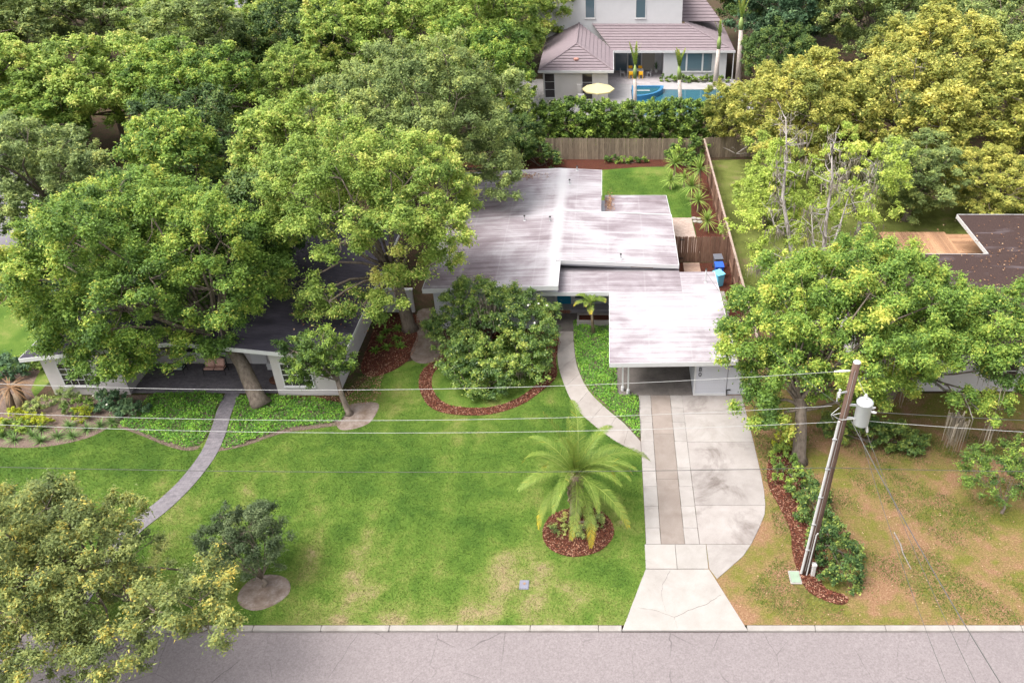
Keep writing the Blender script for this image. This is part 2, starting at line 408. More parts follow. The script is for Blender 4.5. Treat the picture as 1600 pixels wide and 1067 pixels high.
M_WIRE = plain('wire_aluminium', (.360,.360,.348), 0.45, 0.05)
M_WIRED = plain('wire_insulated', (.064,.062,.060), 0.6, 0.1)
M_YELP = plain('plastic_yellow', (.80,.42,.012), 0.4, 0.05)
M_GREYP = plain('plastic_grey', (.416,.408,.416), 0.4, 0.05)
M_UMB = plain('canvas_pale_yellow', (.53,.46,.235), 0.8, 0.04)
M_BLUEB = plain('bin_blue', (.020,.085,.42), 0.45, 0.08)
M_BINL = plain('bin_light_blue', (.15,.52,.75), 0.45, 0.08)
M_BING = plain('bin_grey_lid', (.105,.11,.13), 0.5, 0.1)
M_PINK = plain('cushion_pink', (.55,.33,.27), 0.9, 0.2, 9)
M_SAGE = plain('cushion_sage', (.33,.40,.33), 0.9, 0.1, 9)
M_BASK = plain('basket_brown', (.12,.055,.035), 0.8, 0.2, 9)
M_UBOX = plain('utility_box_green', (.21,.27,.20), 0.7, 0.1)
M_METER = plain('meter_lid_grey', (.16,.16,.20), 0.6, 0.1)
M_LETTER = plain('number_dark', (.06,.06,.065), 0.5, 0.05)
M_SKYB = plain('pool_tile_blue', (.038,.154,.294), 0.3, 0.25, 14)
M_BRICK = plain('brick_red_brown', (.20,.095,.06), 0.9, 0.3, 9)
M_POT = plain('pot_white', (.496,.480,.464), 0.6, 0.05)

def wood(name, a, b, ax=(7, 7, 0.7)):
    t = NT(name); oi = t.n('ObjectInfo'); g = t.noise(t.pos(ax), 2.5, 6, 0.7, 0.3)
    c = t.ramp(g, [(0.3, a), (0.7, b)])
    c = t.mix(1.0, c, t.ramp(oi.outputs['Random'], [(0, (.72,.70,.70)), (1, (1.18,1.16,1.12))]), 'MULTIPLY')
    return t.done(c, 0.9, g, 0.3, 0.01, spec=0.15)
M_FBACK = wood('fence_weathered', (.148,.113,.084), (.305,.246,.187))
M_FSIDE = wood('fence_stained', (.127,.070,.048), (.246,.152,.111))
M_FRAIL = wood('fence_rail', (.213,.156,.131), (.377,.303,.262), (2, 2, 2))
M_DECKW = wood('deck_cedar', (.321,.178,.103), (.481,.298,.187), (1, 6, 6))
M_POLE = wood('pole_creosote', (.048,.028,.022), (.148,.098,.079), (8, 8, 0.5))
M_WSLAB = wood('wood_pallet', (.25,.16,.12), (.45,.33,.27), (2, 9, 2))

t = NT('window_glass_dark')
M_GLASS = t.done((.030,.026,.028), 0.08, spec=0.6)
t = NT('window_glass_sky')
M_GLASSB = t.done((.085,.125,.150), 0.06, spec=0.9)
t = NT('window_blind'); M_BLIND = t.done((.30,.28,.24), 0.5, spec=0.5)
t = NT('pool_water'); w = t.noise(t.pos(), 2.5, 3)
M_POOL = t.done(t.ramp(w, [(0.3, (.018,.080,.110)), (0.7, (.028,.107,.140))]), 0.05, w, 0.15, 0.02, spec=0.7)
# ------------------------------------------------------------------ ground, road, kerb
def smooth_poly(pts, n=4, closed=True):
    """Catmull-Rom through the points"""
    P = [np.array(p, float) for p in pts]; k = len(P); out = []
    rngs = range(k) if closed else range(k-1)
    for i in rngs:
        if closed: p0, p1, p2, p3 = P[i-1], P[i], P[(i+1) % k], P[(i+2) % k]
        else: p0, p1, p2, p3 = P[max(i-1, 0)], P[i], P[i+1], P[min(i+2, k-1)]
        for j in range(n):
            u = j/n
            out.append(tuple(0.5*((2*p1) + (p2-p0)*u + (2*p0-5*p1+4*p2-p3)*u*u + (3*p1-p0-3*p2+p3)*u**3)))
    if not closed: out.append(tuple(P[-1]))
    return out

def inside(px, py, poly):
    r = np.zeros(px.shape, bool); n = len(poly); j = n-1
    for i in range(n):
        xi, yi = poly[i]; xj, yj = poly[j]
        if yi != yj:
            c = ((yi > py) != (yj > py)) & (px < (xj-xi)*(py-yi)/(yj-yi)+xi); r ^= c
        j = i
    return r

structure('ground', MB().sheet([(-600, -60), (600, -60), (600, 900), (-600, 900)], -0.16), M_FLOOR)
structure('terrain', MB().box(-200, 200, 23.0, 420, -0.15, 0.0), M_FLOOR)
structure('road', MB().sheet([(-200, 9.0), (200, 9.0), (200, 22.74), (-200, 22.74)], -0.11), M_ROAD)
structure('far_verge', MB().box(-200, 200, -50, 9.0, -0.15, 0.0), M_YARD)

kerb = thing('kerb', None, None, (0, 22.85, 0)); tag(kerb, kind='structure')
rk = random.Random(5)
def kerb_run(x0, x1):
    x = x0
    while x < x1 - 0.3:
        L = min(rk.choice((2.9, 3.0, 3.1)), x1 - x)
        dz = rk.uniform(-0.006, 0.006); dy = rk.uniform(-0.008, 0.008)
        MB().slab([(x, 22.73+dy, 0.01+dz), (x+L-0.018, 22.73+dy, 0.01+dz), (x+L-0.018, 23.0+dy, 0.03+dz), (x, 23.0+dy, 0.03+dz)], 0.16).part('kerb_segment', M_KERB, kerb, bevel=0.02)
        x += L
kerb_run(-45, 0.60); kerb_run(5.93, 36)

# lawns and beds, each a thin sheet a few millimetres above the one below
LAWN = [(-41.8, 23.02), (1.78, 23.02), (1.78, 34.3), (-2.3, 46.2), (-4.6, 46.0), (-10.4, 43.0), (-11.0, 43.2), (-12.6, 42.4), (-14.4, 41.0), (-15.2, 39.0), (-33.5, 39.0), (-33.5, 62), (-41.8, 66)]
structure('front_lawn', MB().sheet(LAWN, 0.006), M_LAWN)
LOT = [(1.9, 23.02), (45, 23.02), (45, 39.3), (13.9, 39.3), (13.9, 46), (9.2, 46), (9.1, 39.2), (4.4, 39.2), (4.4, 25.5)]
structure('dry_yard', MB().sheet(LOT, 0.005), M_LOT)
structure('back_lawn', MB().sheet([(-12, 64), (-0.4, 58), (4.7, 57), (9, 57), (9, 74), (-12, 73.6)], 0.005), M_LAWN)
structure('neighbour_yard', MB().sheet([(9.2, 46.2), (21, 50), (40, 58), (40, 78), (9.2, 75.5)], 0.004), M_YARDN)
structure('far_lawn', MB().sheet([(-76, 128), (-50, 128), (-50, 170), (-76, 170)], 0.01), M_LAWN)
structure('far_road', MB().sheet([(-62, 132), (-46, 132), (-54, 240), (-64, 240)], 0.03), M_ROAD2)
structure('side_street', MB().sheet([(-52, 23.5), (-42.3, 23.5), (-42.3, 49), (-48.6, 66), (-58, 84), (-70, 84), (-52, 50)], 0.012), M_ROAD2)
sk = thing('side_street_kerb', None, None, (-42.2, 40, 0)); tag(sk, kind='structure')
for i in range(10):
    y = 24 + i*2.5
    MB().box(-42.3, -42.05, y, y+2.47, 0.0, 0.10).part('kerb_segment', M_KERB, sk, bevel=0.02)
for i in range(6):
    a = Vector((-42.17-i*0.9, 49+i*2.4, 0.05)); b = Vector((-42.17-(i+1)*0.9+0.02, 49+(i+1)*2.4-0.03, 0.05))
    MB().beam(a, b, 0.25, 0.1).part('kerb_segment', M_KERB, sk, bevel=0.02)

BED_L = smooth_poly([(-33.6, 39.0), (-29, 39.05), (-26.2, 39.0), (-26.4, 37.6), (-27.6, 36.4), (-28.6, 35.2), (-30.6, 34.5), (-33.0, 34.5), (-36, 35.0), (-38, 37), (-37, 40), (-35, 42)], 4)
structure('flower_bed', MB().sheet(BED_L, 0.014), M_SOIL)
COV_A = smooth_poly([(-26.5, 39.15), (-22.75, 39.15), (-22.5, 37.8), (-22.2, 36.3), (-22.1, 34.9), (-22.7, 34.45), (-23.8, 34.75), (-26.0, 35.8), (-27.3, 36.4), (-26.8, 37.8)], 3)
COV_B = smooth_poly([(-21.4, 39.0), (-18, 38.85), (-15.5, 38.3), (-15.0, 37.6), (-15.1, 36.7), (-16.6, 36.3), (-18.1, 35.9), (-19.5, 34.95), (-20.75, 34.4), (-20.95, 35.5), (-21.3, 37.4)], 3)
COV_C = smooth_poly([(-2.1, 47.4), (-2.2, 45.5), (-2.0, 43), (-1.6, 41), (-0.9, 39.3), (0.2, 37.6), (1.0, 36.5), (1.72, 35.2), (1.75, 37), (1.72, 38.95), (0.6, 39.1), (0.55, 41), (0.5, 44), (0.4, 47.4)], 3)
structure('ground_cover_soil', MB().sheet(COV_A, 0.012), M_SOIL)
structure('ground_cover_soil', MB().sheet(COV_B, 0.012), M_SOIL)
structure('ground_cover_soil', MB().sheet(COV_C, 0.012), M_SOIL)
for pth, w in ((smooth_poly([(-27.4, 36.35), (-26.0, 35.75), (-23.8, 34.7), (-22.6, 34.35), (-22.1, 34.5)], 4, False), 0.16), (smooth_poly([(-20.95, 34.3), (-19.6, 34.8), (-18.1, 35.75), (-16.6, 36.15), (-15.0, 36.5)], 4, False), 0.17)):
    top = [(x, y+w) for x, y in pth]; bot = [(x, y-w) for x, y in pth]
    structure('bed_edge', MB().sheet(bot + top[::-1], 0.018), M_SOIL)
ISLAND = smooth_poly([(-10.5, 43.4), (-11.35, 41.5), (-11.2, 39.8), (-10.35, 38.1), (-9.1, 37.35), (-6.9, 37.25), (-5.1, 38.1), (-3.9, 39.5), (-3.1, 41.0), (-3.25, 42.8), (-3.1, 45), (-4.6, 46.0), (-8, 46.4), (-10.5, 45.6)], 4)
ISL_IN = smooth_poly([(-10.2, 42.2), (-10.6, 41.2), (-10.45, 39.9), (-9.8, 38.7), (-8.8, 38.05), (-6.9, 37.95), (-5.4, 38.7), (-4.3, 40.1), (-3.9, 41.5), (-4.0, 44), (-6, 45), (-9, 44.6)], 4)
structure('mulch_bed', MB().sheet(ISLAND, 0.016), M_MULCH)
structure('island_grass', MB().sheet(ISL_IN, 0.022), M_LAWN)
PALMBED = smooth_poly([(-3.15, 28.4), (-2.85, 27.4), (-2.0, 26.85), (-1.1, 26.85), (-0.2, 27.3), (0.3, 28.3), (-0.05, 29.4), (-0.9, 30.0), (-1.9, 29.9), (-2.8, 29.4)], 4)
structure('mulch_bed', MB().sheet(PALMBED, 0.016), M_MULCH)
TREERING = smooth_poly([(-16.4, 24.7), (-16.1, 24.05), (-15.3, 23.75), (-14.5, 24.15), (-14.15, 24.8), (-14.5, 25.5), (-15.3, 25.75), (-16.1, 25.5)], 4)
structure('sand_ring', MB().sheet(TREERING, 0.016), M_SAND)
SIDEBED = smooth_poly([(9.3, 35.0), (8.45, 33.2), (8.2, 31.6), (8.5, 30.0), (8.75, 28.4), (8.6, 26.9), (8.75, 25.2), (9.2, 24.5), (10.2, 24.05), (10.6, 24.5), (9.6, 25.2), (10.2, 27), (10.0, 29), (9.8, 31), (10.2, 33)], 4)
structure('mulch_bed', MB().sheet(SIDEBED, 0.014), M_MULCH)
FERNBED = smooth_poly([(-15.2, 47.5), (-15.3, 44), (-15.1, 41.6), (-14.2, 40.9), (-12.9, 41.8), (-12.2, 43.5), (-12.4, 46), (-13, 48)], 4)
structure('fern_bed', MB().sheet(FERNBED, 0.012), M_MULCH)
structure('sand_path', MB().sheet(smooth_poly([(-12.9, 48.5), (-12.4, 45.5), (-12.4, 43.2), (-11.6, 42.3), (-10.5, 42.7), (-10.3, 44), (-10.8, 46), (-11.2, 48.5)], 4), 0.018), M_SAND)
STUMPRING = smooth_poly([(-15.3, 37.9), (-15.2, 36.4), (-14.6, 35.9), (-13.5, 36.4), (-13.2, 37.4), (-13.3, 38.3), (-14.2, 38.4)], 4)
structure('sand_ring', MB().sheet(STUMPRING, 0.016), M_SAND)
LEAFBED = smooth_poly([(-14.7, 41.3), (-15.6, 38.5), (-15.1, 38.1), (-13.9, 38.3), (-13.3, 39.0), (-13.6, 40.2), (-13.6, 41.2)], 4)
WALLBED = [(-19.2, 38.98), (-15.4, 38.98), (-15.3, 38.4), (-17, 38.55), (-19.2, 38.7)]
structure('mulch_bed', MB().sheet(WALLBED, 0.020), M_MULCH)
BACKBED = [(-14, 76), (-14, 73.2), (-5, 73.4), (-0.5, 73.2), (3, 73.9), (5.5, 74.2), (6.6, 72.0), (7.3, 69), (7.1, 66), (6.9, 63.6), (7.0, 60.5), (6.9, 57), (9, 57), (9, 76)]
structure('mulch_bed', MB().sheet(BACKBED, 0.010), M_MULCH)
structure('bin_yard', MB().sheet([(4.7, 48), (9, 42.0), (9, 55.3), (4.7, 55.3)], 0.008), M_MULCH)

# ------------------------------------------------------------------ driveway, walks
drive = thing('driveway', None, None, (3, 30, 0)); tag(drive, kind='structure')
def pslab(name, pts, m, parent, z=0.035, t=0.08, b=0.012): return MB().slab([(x, y, z) for x, y in pts], t).part(name, m, parent, bevel=b)
pslab('apron', [(0.60, 22.74), (5.93, 22.74), (4.62, 26.06), (1.72, 26.06)], M_CONCA, drive, 0.02, 0.1)
pslab('slab', [(1.73, 26.08), (3.16, 26.08), (3.16, 27.55), (1.73, 27.55)], M_CONCA, drive)
pslab('slab', [(3.175, 26.08), (4.60, 26.08), (4.62, 27.55), (3.175, 27.55)], M_CONCA, drive)
ys = [27.57, 28.6, 30.06, 31.45, 32.85, 34.95, 36.6, 37.9, 39.08]
for a, b in zip(ys[:-1], ys[1:]):
    pslab('slab', [(1.80, a), (2.50, a), (2.49, b-0.012), (1.80, b-0.012)], M_CONC, drive, 0.036)
    pslab('slab', [(3.64, a), (4.32, a), (4.31, b-0.012), (3.63, b-0.012)], M_CONC, drive, 0.036)
for a, b in zip([27.57, 32.0, 35.6], [32.0, 35.6, 39.08]):
    pslab('slab', [(2.515, a), (3.625, a), (3.615, b-0.01), (2.505, b-0.01)], M_CONCM, drive, 0.033)
pslab('slab', [(4.64, 26.08), (4.93, 25.5), (5.6, 26.15), (6.3, 26.85), (6.75, 27.55), (4.64, 27.55)], M_CONC, drive)
pslab('slab', [(4.335, 27.57), (6.77, 27.57), (7.3, 28.6), (7.7, 29.5), (7.82, 30.1), (4.335, 30.1)], M_CONCS, drive)
pslab('slab', [(4.335, 30.115), (7.83, 30.115), (7.93, 31.2), (7.95, 32.7), (4.33, 32.7)], M_CONCS, drive)
pslab('slab', [(4.33, 32.715), (7.95, 32.715), (7.93, 34.9), (4.325, 34.9)], M_CONCS, drive)
pslab('slab', [(4.325, 34.915), (7.93, 34.915), (7.88, 37.3), (4.32, 37.3)], M_CONC, drive)
pslab('slab', [(4.32, 37.315), (7.88, 37.315), (7.86, 39.08), (4.315, 39.08)], M_CONCS, drive)

DRIVE = [(0.60, 22.7), (5.93, 22.7), (4.8, 25.5), (5.6, 26.15), (6.3, 26.85), (7.3, 28.6), (7.82, 30.1), (7.95, 32.7), (7.88, 39.1), (1.80, 39.1), (1.73, 26.06)]
def crack(pts, w=.012, z=.026):
    rc = random.Random(len(pts)); P = []
    for a, b in zip(pts[:-1], pts[1:]):
        for i in range(6): P.append((a[0]+(b[0]-a[0])*i/6+rc.uniform(-.025, .025), a[1]+(b[1]-a[1])*i/6+rc.uniform(-.025, .025)))
    P.append(pts[-1]); up = [(x, y+w*rc.uniform(.3, 1), z) for x, y in P]; dn = [(x+w*.6, y-w*rc.uniform(.3, 1), z) for x, y in P]
    mb = MB()
    for i in range(len(P)-1): mb.quad(dn[i], dn[i+1], up[i+1], up[i])
    return mb
M_CRACK = plain('crack_dirt', (.10,.085,.075), .95)
for c_ in ([(1.3, 23.9), (2.1, 23.75), (2.85, 23.4), (3.5, 23.75), (4.3, 24.1), (5.0, 24.6)], [(2.85, 23.4), (2.95, 22.85)], [(2.85, 26.0), (2.45, 25.2), (2.35, 24.6), (2.5, 23.7)]):
    crack(c_).part('crack', M_CRACK, drive)
walk = thing('front_walk', None, None, (-1, 40, 0)); tag(walk, kind='structure')
WR = smooth_poly([(1.78, 34.95), (0.9, 36.5), (0.0, 37.7), (-1.13, 39.5), (-1.85, 41.8), (-2.16, 44.2), (-2.29, 46.7), (-2.30, 48.0)], 4, False)
WL = smooth_poly([(1.78, 33.9), (0.5, 34.9), (-0.72, 36.25), (-1.9, 38.0), (-2.72, 40.5), (-3.15, 42.8), (-3.2, 45.3), (-3.2, 48.0)], 4, False)
WALK = WR + WL[::-1]
for i in range(0, 28, 3):
    j = min(i+3, 28)
    if i >= j: break
    seg = [WL[k] for k in range(i, j+1)] + [WR[k] for k in range(j, i-1, -1)]
    c = np.mean(seg, 0); seg = [tuple(c + (np.array(q)-c)*0.994) for q in seg]
    pslab('slab', seg, M_WALK, walk, 0.034, 0.08, 0.006)

PL = smooth_poly([(-22.6, 39.9), (-22.5, 39.2), (-22.37, 37.7), (-22.06, 36.0), (-21.84, 34.1), (-22.03, 32.1), (-22.5, 30.5), (-23.2, 29.0), (-23.5, 27.3), (-23.6, 25.4), (-23.6, 23.1)], 4, False)
PR = smooth_poly([(-21.7, 39.9), (-21.65, 39.2), (-21.45, 37.4), (-21.07, 35.4), (-20.95, 33.6), (-21.2, 31.6), (-21.7, 29.9), (-22.4, 28.4), (-22.7, 27.1), (-22.8, 25.4), (-22.8, 23.1)], 4, False)
NPATH = PL + PR[::-1]
structure('paver_path', MB().slab([(x, y, 0.035) for x, y in NPATH], 0.05), M_PATH)

# ------------------------------------------------------------------ shared builders for houses
def window(parent, x0, x1, z0, z1, y, cols, rows, mf, mg, fw=0.07, depth=0.06, facing=-1, mid=True):
    """window in a wall that faces -Y: frame, sill, muntins and every pane a mesh of its own"""
    yo = y + facing*depth
    f = MB()
    f.box(x0-fw, x0, yo, y, z0-fw, z1+fw); f.box(x1, x1+fw, yo, y, z0-fw, z1+fw)
    f.box(x0, x1, yo, y, z1, z1+fw); f.box(x0, x1, yo, y, z0-fw, z0)
    w = f.part('window', mf, parent)
    MB().box(x0-fw-0.05, x1+fw+0.05, y+facing*(depth+0.05), y-0.002, z0-fw-0.07, z0-fw-0.002).part('sill', mf, w)
    mw = 0.032
    for i in range(1, cols):
        x = x0+(x1-x0)*i/cols
        MB().box(x-mw/2, x+mw/2, yo+0.008, yo+0.035, z0, z1).part('muntin', mf, w)
    for j in range(1, rows):
        z = z0+(z1-z0)*j/rows; ww = 0.055 if (mid and j == rows//2) else mw
        MB().box(x0, x1, yo+0.006, yo+0.037, z-ww/2, z+ww/2).part('muntin', mf, w)
    me = None
    for i in range(cols):
        for j in range(rows):
            a = x0+(x1-x0)*i/cols; b = x0+(x1-x0)*(i+1)/cols; c = z0+(z1-z0)*j/rows; d = z0+(z1-z0)*(j+1)/rows
            if me is None:
                me = MB().box(-(b-a)/2, (b-a)/2, 0, 0.008, -(d-c)/2, (d-c)/2).mesh('pane', mg)
            off = OFF[parent.name]
            link('pane', me, w, (Vector(((a+b)/2, yo+0.022, (c+d)/2)) - off))
    return w

# ------------------------------------------------------------------ the white-roofed house with carport
H = thing('carport_house', 'low white roofed house with carport and teal front door', 'house', (0, 46, 0))
# walls
MB().box(-11.2, -4.62, 46.3, 64.0, 0, 3.12).part('wall', M_LAV, H)
MB().box(-4.60, 0.2, 48.95, 60.5, 0, 2.70).part('wall', M_GREYW, H)
MB().box(0.22, 4.3, 49.3, 55.9, 0, 2.95).part('wall', M_LAV, H)
MB().box(-4.60, -0.7, 60.52, 64.0, 0, 3.12).part('wall', M_LAV, H)
MB().box(4.98, 6.9, 39.10, 48.3, 0, 2.52).part('wall', M_LAV, H)
MB().box(0.45, 4.96, 44.9, 48.2, 0, 2.52).part('wall', M_GREYW, H)
# vertical boards on the closet front
cb = MB().box(4.98, 5.08, 39.04, 39.098, 0.02, 2.5).part('corner_board', M_WHITE, H)
bm = MB().box(-0.055, 0.055, -0.02, 0.0, -1.15, 1.18).mesh('siding_board', M_LAV)
for i in range(15):
    link('siding_board', bm, H, Vector((5.15+i*0.118, 39.095, 1.32)) - OFF[H.name])
MB().box(5.08, 6.9, 39.03, 39.098, 0.02, 0.16).part('base_board', M_WHITE, H)
# gate beside the closet
gt = MB().box(6.93, 8.3, 39.12, 39.16, 0.06, 2.0).part('side_gate', M_LAV, H)
MB().box(6.90, 6.94, 39.02, 39.11, 0.0, 0.42).box(6.95, 7.15, 39.06, 39.11, 0.38, 0.43).part('gate_latch', M_BLACK, gt)
# lower roof: carport + entry strip
MB().slab([(0.10, 38.28, 2.86), (7.22, 38.34, 2.94), (7.02, 48.6, 2.98), (4.72, 48.62, 2.94), (4.72, 46.12, 2.93), (0.10, 46.08, 2.88)], 0.05).part('carport_roof', M_ROOFC, H)
MB().slab([(-4.64, 46.08, 2.88), (0.095, 46.08, 2.88), (4.715, 46.12, 2.93), (4.715, 49.2, 2.97), (-4.64, 49.2, 2.92)], 0.05).part('entry_roof', M_ROOFD, H)
fa = MB()
fa.slab([(0.08, 38.25, 2.88), (7.24, 38.31, 2.96), (7.24, 38.335, 2.96), (0.08, 38.275, 2.88)], 0.27)
fa.slab([(7.225, 38.34, 2.96), (7.25, 38.34, 2.96), (7.05, 48.62, 3.0), (7.025, 48.62, 3.0)], 0.25)
fa.slab([(0.07, 38.28, 2.885), (0.098, 38.28, 2.885), (0.098, 46.05, 2.90), (0.07, 46.05, 2.90)], 0.25)
fa.slab([(-4.66, 46.045, 2.90), (0.07, 46.045, 2.90), (0.07, 46.077, 2.90), (-4.66, 46.077, 2.90)], 0.27)
fa.part('fascia', M_WHITE, H)
MB().box(0.3, 7.0, 38.5, 48.4, 2.55, 2.60).part('soffit', M_GREYW, H)
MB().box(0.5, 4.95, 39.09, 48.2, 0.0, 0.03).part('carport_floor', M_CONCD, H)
for px, py in ((1.18, 39.25), (0.86, 39.55)):
    p = MB().box(px-0.045, px+0.045, py-0.045, py+0.045, 0.03, 2.62).part('carport_post', M_WHITE, H)
    MB().lathe([(0.10, 0.03), (0.10, 0.30), (0.06, 0.36)], (px, py, 0), 8).part('post_foot', M_WHITE, p)
# upper roofs
MB().slab([(-3.40, 45.5, 3.70), (-3.40, 48.76, 3.745), (-3.61, 56.3, 3.75), (-3.95, 64.4, 3.755), (-11.7, 64.6, 3.25), (-11.7, 45.75, 3.30)], 0.07).part('main_roof', M_ROOF, H)
MB().slab([(-3.395, 45.5, 3.70), (-3.395, 48.75, 3.70), (-3.12, 48.75, 3.69), (-3.12, 45.5, 3.69)], 0.07).part('roof_edge', M_WHITE, H)
MB().slab([(-3.62, 56.32, 3.74), (-0.50, 56.32, 3.58), (-0.52, 64.4, 3.58), (-3.945, 64.4, 3.75)], 0.07).part('main_roof', M_ROOF, H)
MB().slab([(-3.395, 48.76, 3.75), (4.66, 48.76, 3.36), (4.64, 56.3, 3.40), (-3.605, 56.3, 3.755)], 0.08).part('wing_roof', M_ROOF, H)
fb = MB()
fb.slab([(-11.73, 45.71, 3.32), (-3.11, 45.46, 3.72), (-3.11, 45.495, 3.72), (-11.73, 45.745, 3.32)], 0.32)
fb.slab([(-11.735, 45.75, 3.32), (-11.705, 45.75, 3.32), (-11.705, 64.6, 3.27), (-11.735, 64.6, 3.27)], 0.28)
fb.slab([(-3.11, 48.72, 3.77), (4.69, 48.72, 3.39), (4.69, 48.755, 3.39), (-3.11, 48.755, 3.77)], 0.26)
fb.slab([(4.665, 48.76, 3.39), (4.695, 48.76, 3.39), (4.675, 56.32, 3.43), (4.645, 56.32, 3.43)], 0.22)
fb.slab([(-0.495, 59.4, 3.60), (-0.465, 59.4, 3.60), (-0.485, 64.42, 3.60), (-0.515, 64.42, 3.60)], 0.22)
fb.slab([(-11.7, 64.61, 3.27), (-3.95, 64.41, 3.77), (-0.5, 64.41, 3.60), (-0.5, 64.44, 3.60), (-3.95, 64.44, 3.77), (-11.7, 64.64, 3.27)], 0.22)
fb.part('fascia', M_WHITE, H)
MB().box(-11.5, -3.2, 45.85, 46.28, 3.0, 3.03).part('soffit', M_WHITE, H)
MB().slab([(-3.58, 56.305, 3.80), (4.66, 56.305, 3.45), (4.66, 56.40, 3.45), (-3.58, 56.40, 3.80)], 0.25).part('roof_edge', M_WHITE, H)
# clerestory wall under the wing roof
MB().slab([(-3.3, 49.0, 3.55), (4.4, 49.0, 3.16), (4.4, 49.28, 3.16), (-3.3, 49.28, 3.55)], 0.3).part('wall', M_GREYW, H)
MB().slab([(1.5, 48.94, 3.27), (3.0, 48.94, 3.19), (3.0, 48.998, 3.19), (1.5, 48.998, 3.27)], 0.16).part('vent_board', M_FSIDE, H)
# rear patio roof
MB().slab([(-0.25, 57.2, 2.78), (4.72, 57.2, 2.78), (4.58, 61.4, 2.70), (-0.25, 61.4, 2.70)], 0.06).part('patio_roof', M_ROOFD, H)
MB().slab([(4.725, 57.2, 2.80), (4.755, 57.2, 2.80), (4.615, 61.43, 2.72), (4.585, 61.43, 2.72)], 0.2).slab([(-0.25, 61.405, 2.72), (4.58, 61.405, 2.72), (4.58, 61.43, 2.72), (-0.25, 61.43, 2.72)], 0.2).part('fascia', M_WHITE, H)
MB().box(-0.2, 4.4, 57.3, 58.0, 0, 2.6).part('wall', M_GREYW, H)
# entry: raised stoop, door, window, planter
MB().box(-4.60, 0.2, 48.15, 48.94, 0.0, 0.30).part('stoop', M_STOOP, H)
bsh = MB().box(-0.11, 0.11, -0.03, 0.0, -0.035, 0.035).mesh('brick', M_BRICK)
for r in range(3):
    for i in range(7):
        link('brick', bsh, H, Vector((-4.1+i*0.235+(0.11 if r % 2 else 0), 48.148, 0.08+r*0.085)) - OFF[H.name])
d = MB().box(-3.45, -2.52, 48.90, 48.945, 0.31, 2.42).part('door', M_TEAL, H); d['label'] = 'teal painted front door with a pale glass pane'
MB().box(-3.30, -2.67, 48.885, 48.899, 1.05, 2.2).part('pane', M_STEEL, d)
MB().lathe([(0.03, 0), (0.03, 0.06)], (-2.6, 48.88, 1.2), 8).part('handle', M_STEEL, d)
MB().box(-3.60, -3.46, 48.89, 48.944, 0.31, 2.5).box(-2.51, -2.37, 48.89, 48.944, 0.31, 2.5).part('door_frame', M_WHITE, H)
window(H, -2.25, -1.0, 0.75, 2.2, 48.948, 1, 1, M_WHITE, M_GLASSB, 0.11)
MB().box(-4.78, -4.62, 46.12, 46.29, 0, 2.62).part('corner_post', M_WHITE, H)
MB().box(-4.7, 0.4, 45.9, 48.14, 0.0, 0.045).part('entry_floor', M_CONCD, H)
pl = MB()
pl.box(-2.05, 0.3, 46.55, 46.68, 0.05, 0.42); pl.box(-2.05, 0.3, 47.42, 47.55, 0.05, 0.42); pl.box(-2.05, -1.92, 46.69, 47.41, 0.05, 0.42)
PLN = thing('entry_planter', 'low concrete planter box with red mulch at front door', 'planter', (-0.9, 47, 0.045))
pl.part('box', M_CONC, PLN); MB().box(-1.915, 0.3, 46.69, 47.41, 0.05, 0.35).part('soil', M_MULCH, PLN)
# house number, stacked vertically on the closet front
def text_mesh(body, size, depth, m):
    cu = bpy.data.curves.new('t', 'FONT'); cu.body = body; cu.size = size; cu.extrude = depth; cu.align_x = 'CENTER'
    o = bpy.data.objects.new('t', cu); COL.objects.link(o)
    bpy.context.view_layer.update()
    me = bpy.data.meshes.new_from_object(o.evaluated_get(bpy.context.evaluated_depsgraph_get()))
    bpy.data.objects.remove(o, do_unlink=True); bpy.data.curves.remove(cu)
    me.materials.clear(); me.materials.append(m)
    return me
for i, ch in enumerate('780'):
    n = link('house_number', text_mesh(ch, 0.40, 0.012, M_LETTER), H, Vector((5.30, 39.05, 2.12-i*0.36)) - OFF[H.name])
    n.rotation_euler = (R(90), 0, 0)
# roof vents
def vent(x, y, z, h=0.35, r=0.05, m=M_STEEL, cap=True):
    v = MB().lathe([(r*2.2, 0), (r*2.2, 0.02), (r, 0.05), (r, h)], (x, y, z), 8).part('vent_pipe', m, H, smooth=False)
    if cap: MB().lathe([(r*1.5, h), (r*1.5, h+0.05), (r*0.4, h+0.09)], (x, y, z), 8).part('vent_cap', M_BLACK, v)
vent(-6.0, 55.0, 3.60); vent(-4.15, 54.7, 3.68); vent(-3.0, 61.3, 3.70); vent(0.85, 49.25, 3.56); vent(-2.5, 64.1, 3.68)
vent(6.30, 47.2, 2.96, 0.95, 0.045, M_WHITE)

# ------------------------------------------------------------------ the grey-roofed neighbour on the left
LH = thing('gabled_neighbour_house', 'greige block house with charcoal shingle gable roof and recessed porch', 'house', (-24, 42, 0))
APX, APZ, EZ = -24.0, 4.15, 3.02
def lz(x): return APZ - abs(x-APX)/9.0*(APZ-EZ)
def gable_wall(x0, x1, y0, y1, name='wall'):
    pts = [x0] + ([APX] if x0 < APX < x1 else []) + [x1]
    top = [(x, y0, lz(x)-0.10) for x in pts] + [(x, y1, lz(x)-0.10) for x in reversed(pts)]
    mb = MB(); n = len(top); vs = top + [(p[0], p[1], 0) for p in top]
    fs = [tuple(range(n)), tuple(reversed(range(n, 2*n)))] + [(i, n+i, n+(i+1) % n, (i+1) % n) for i in range(n)]
    mb._add(vs, fs); return mb.part(name, M_LHW, LH)
gable_wall(-32.45, -28.0, 39.15, 55.0)
gable_wall(-19.3, -15.75, 39.10, 55.0)
gable_wall(-27.98, -19.32, 42.2, 55.0)
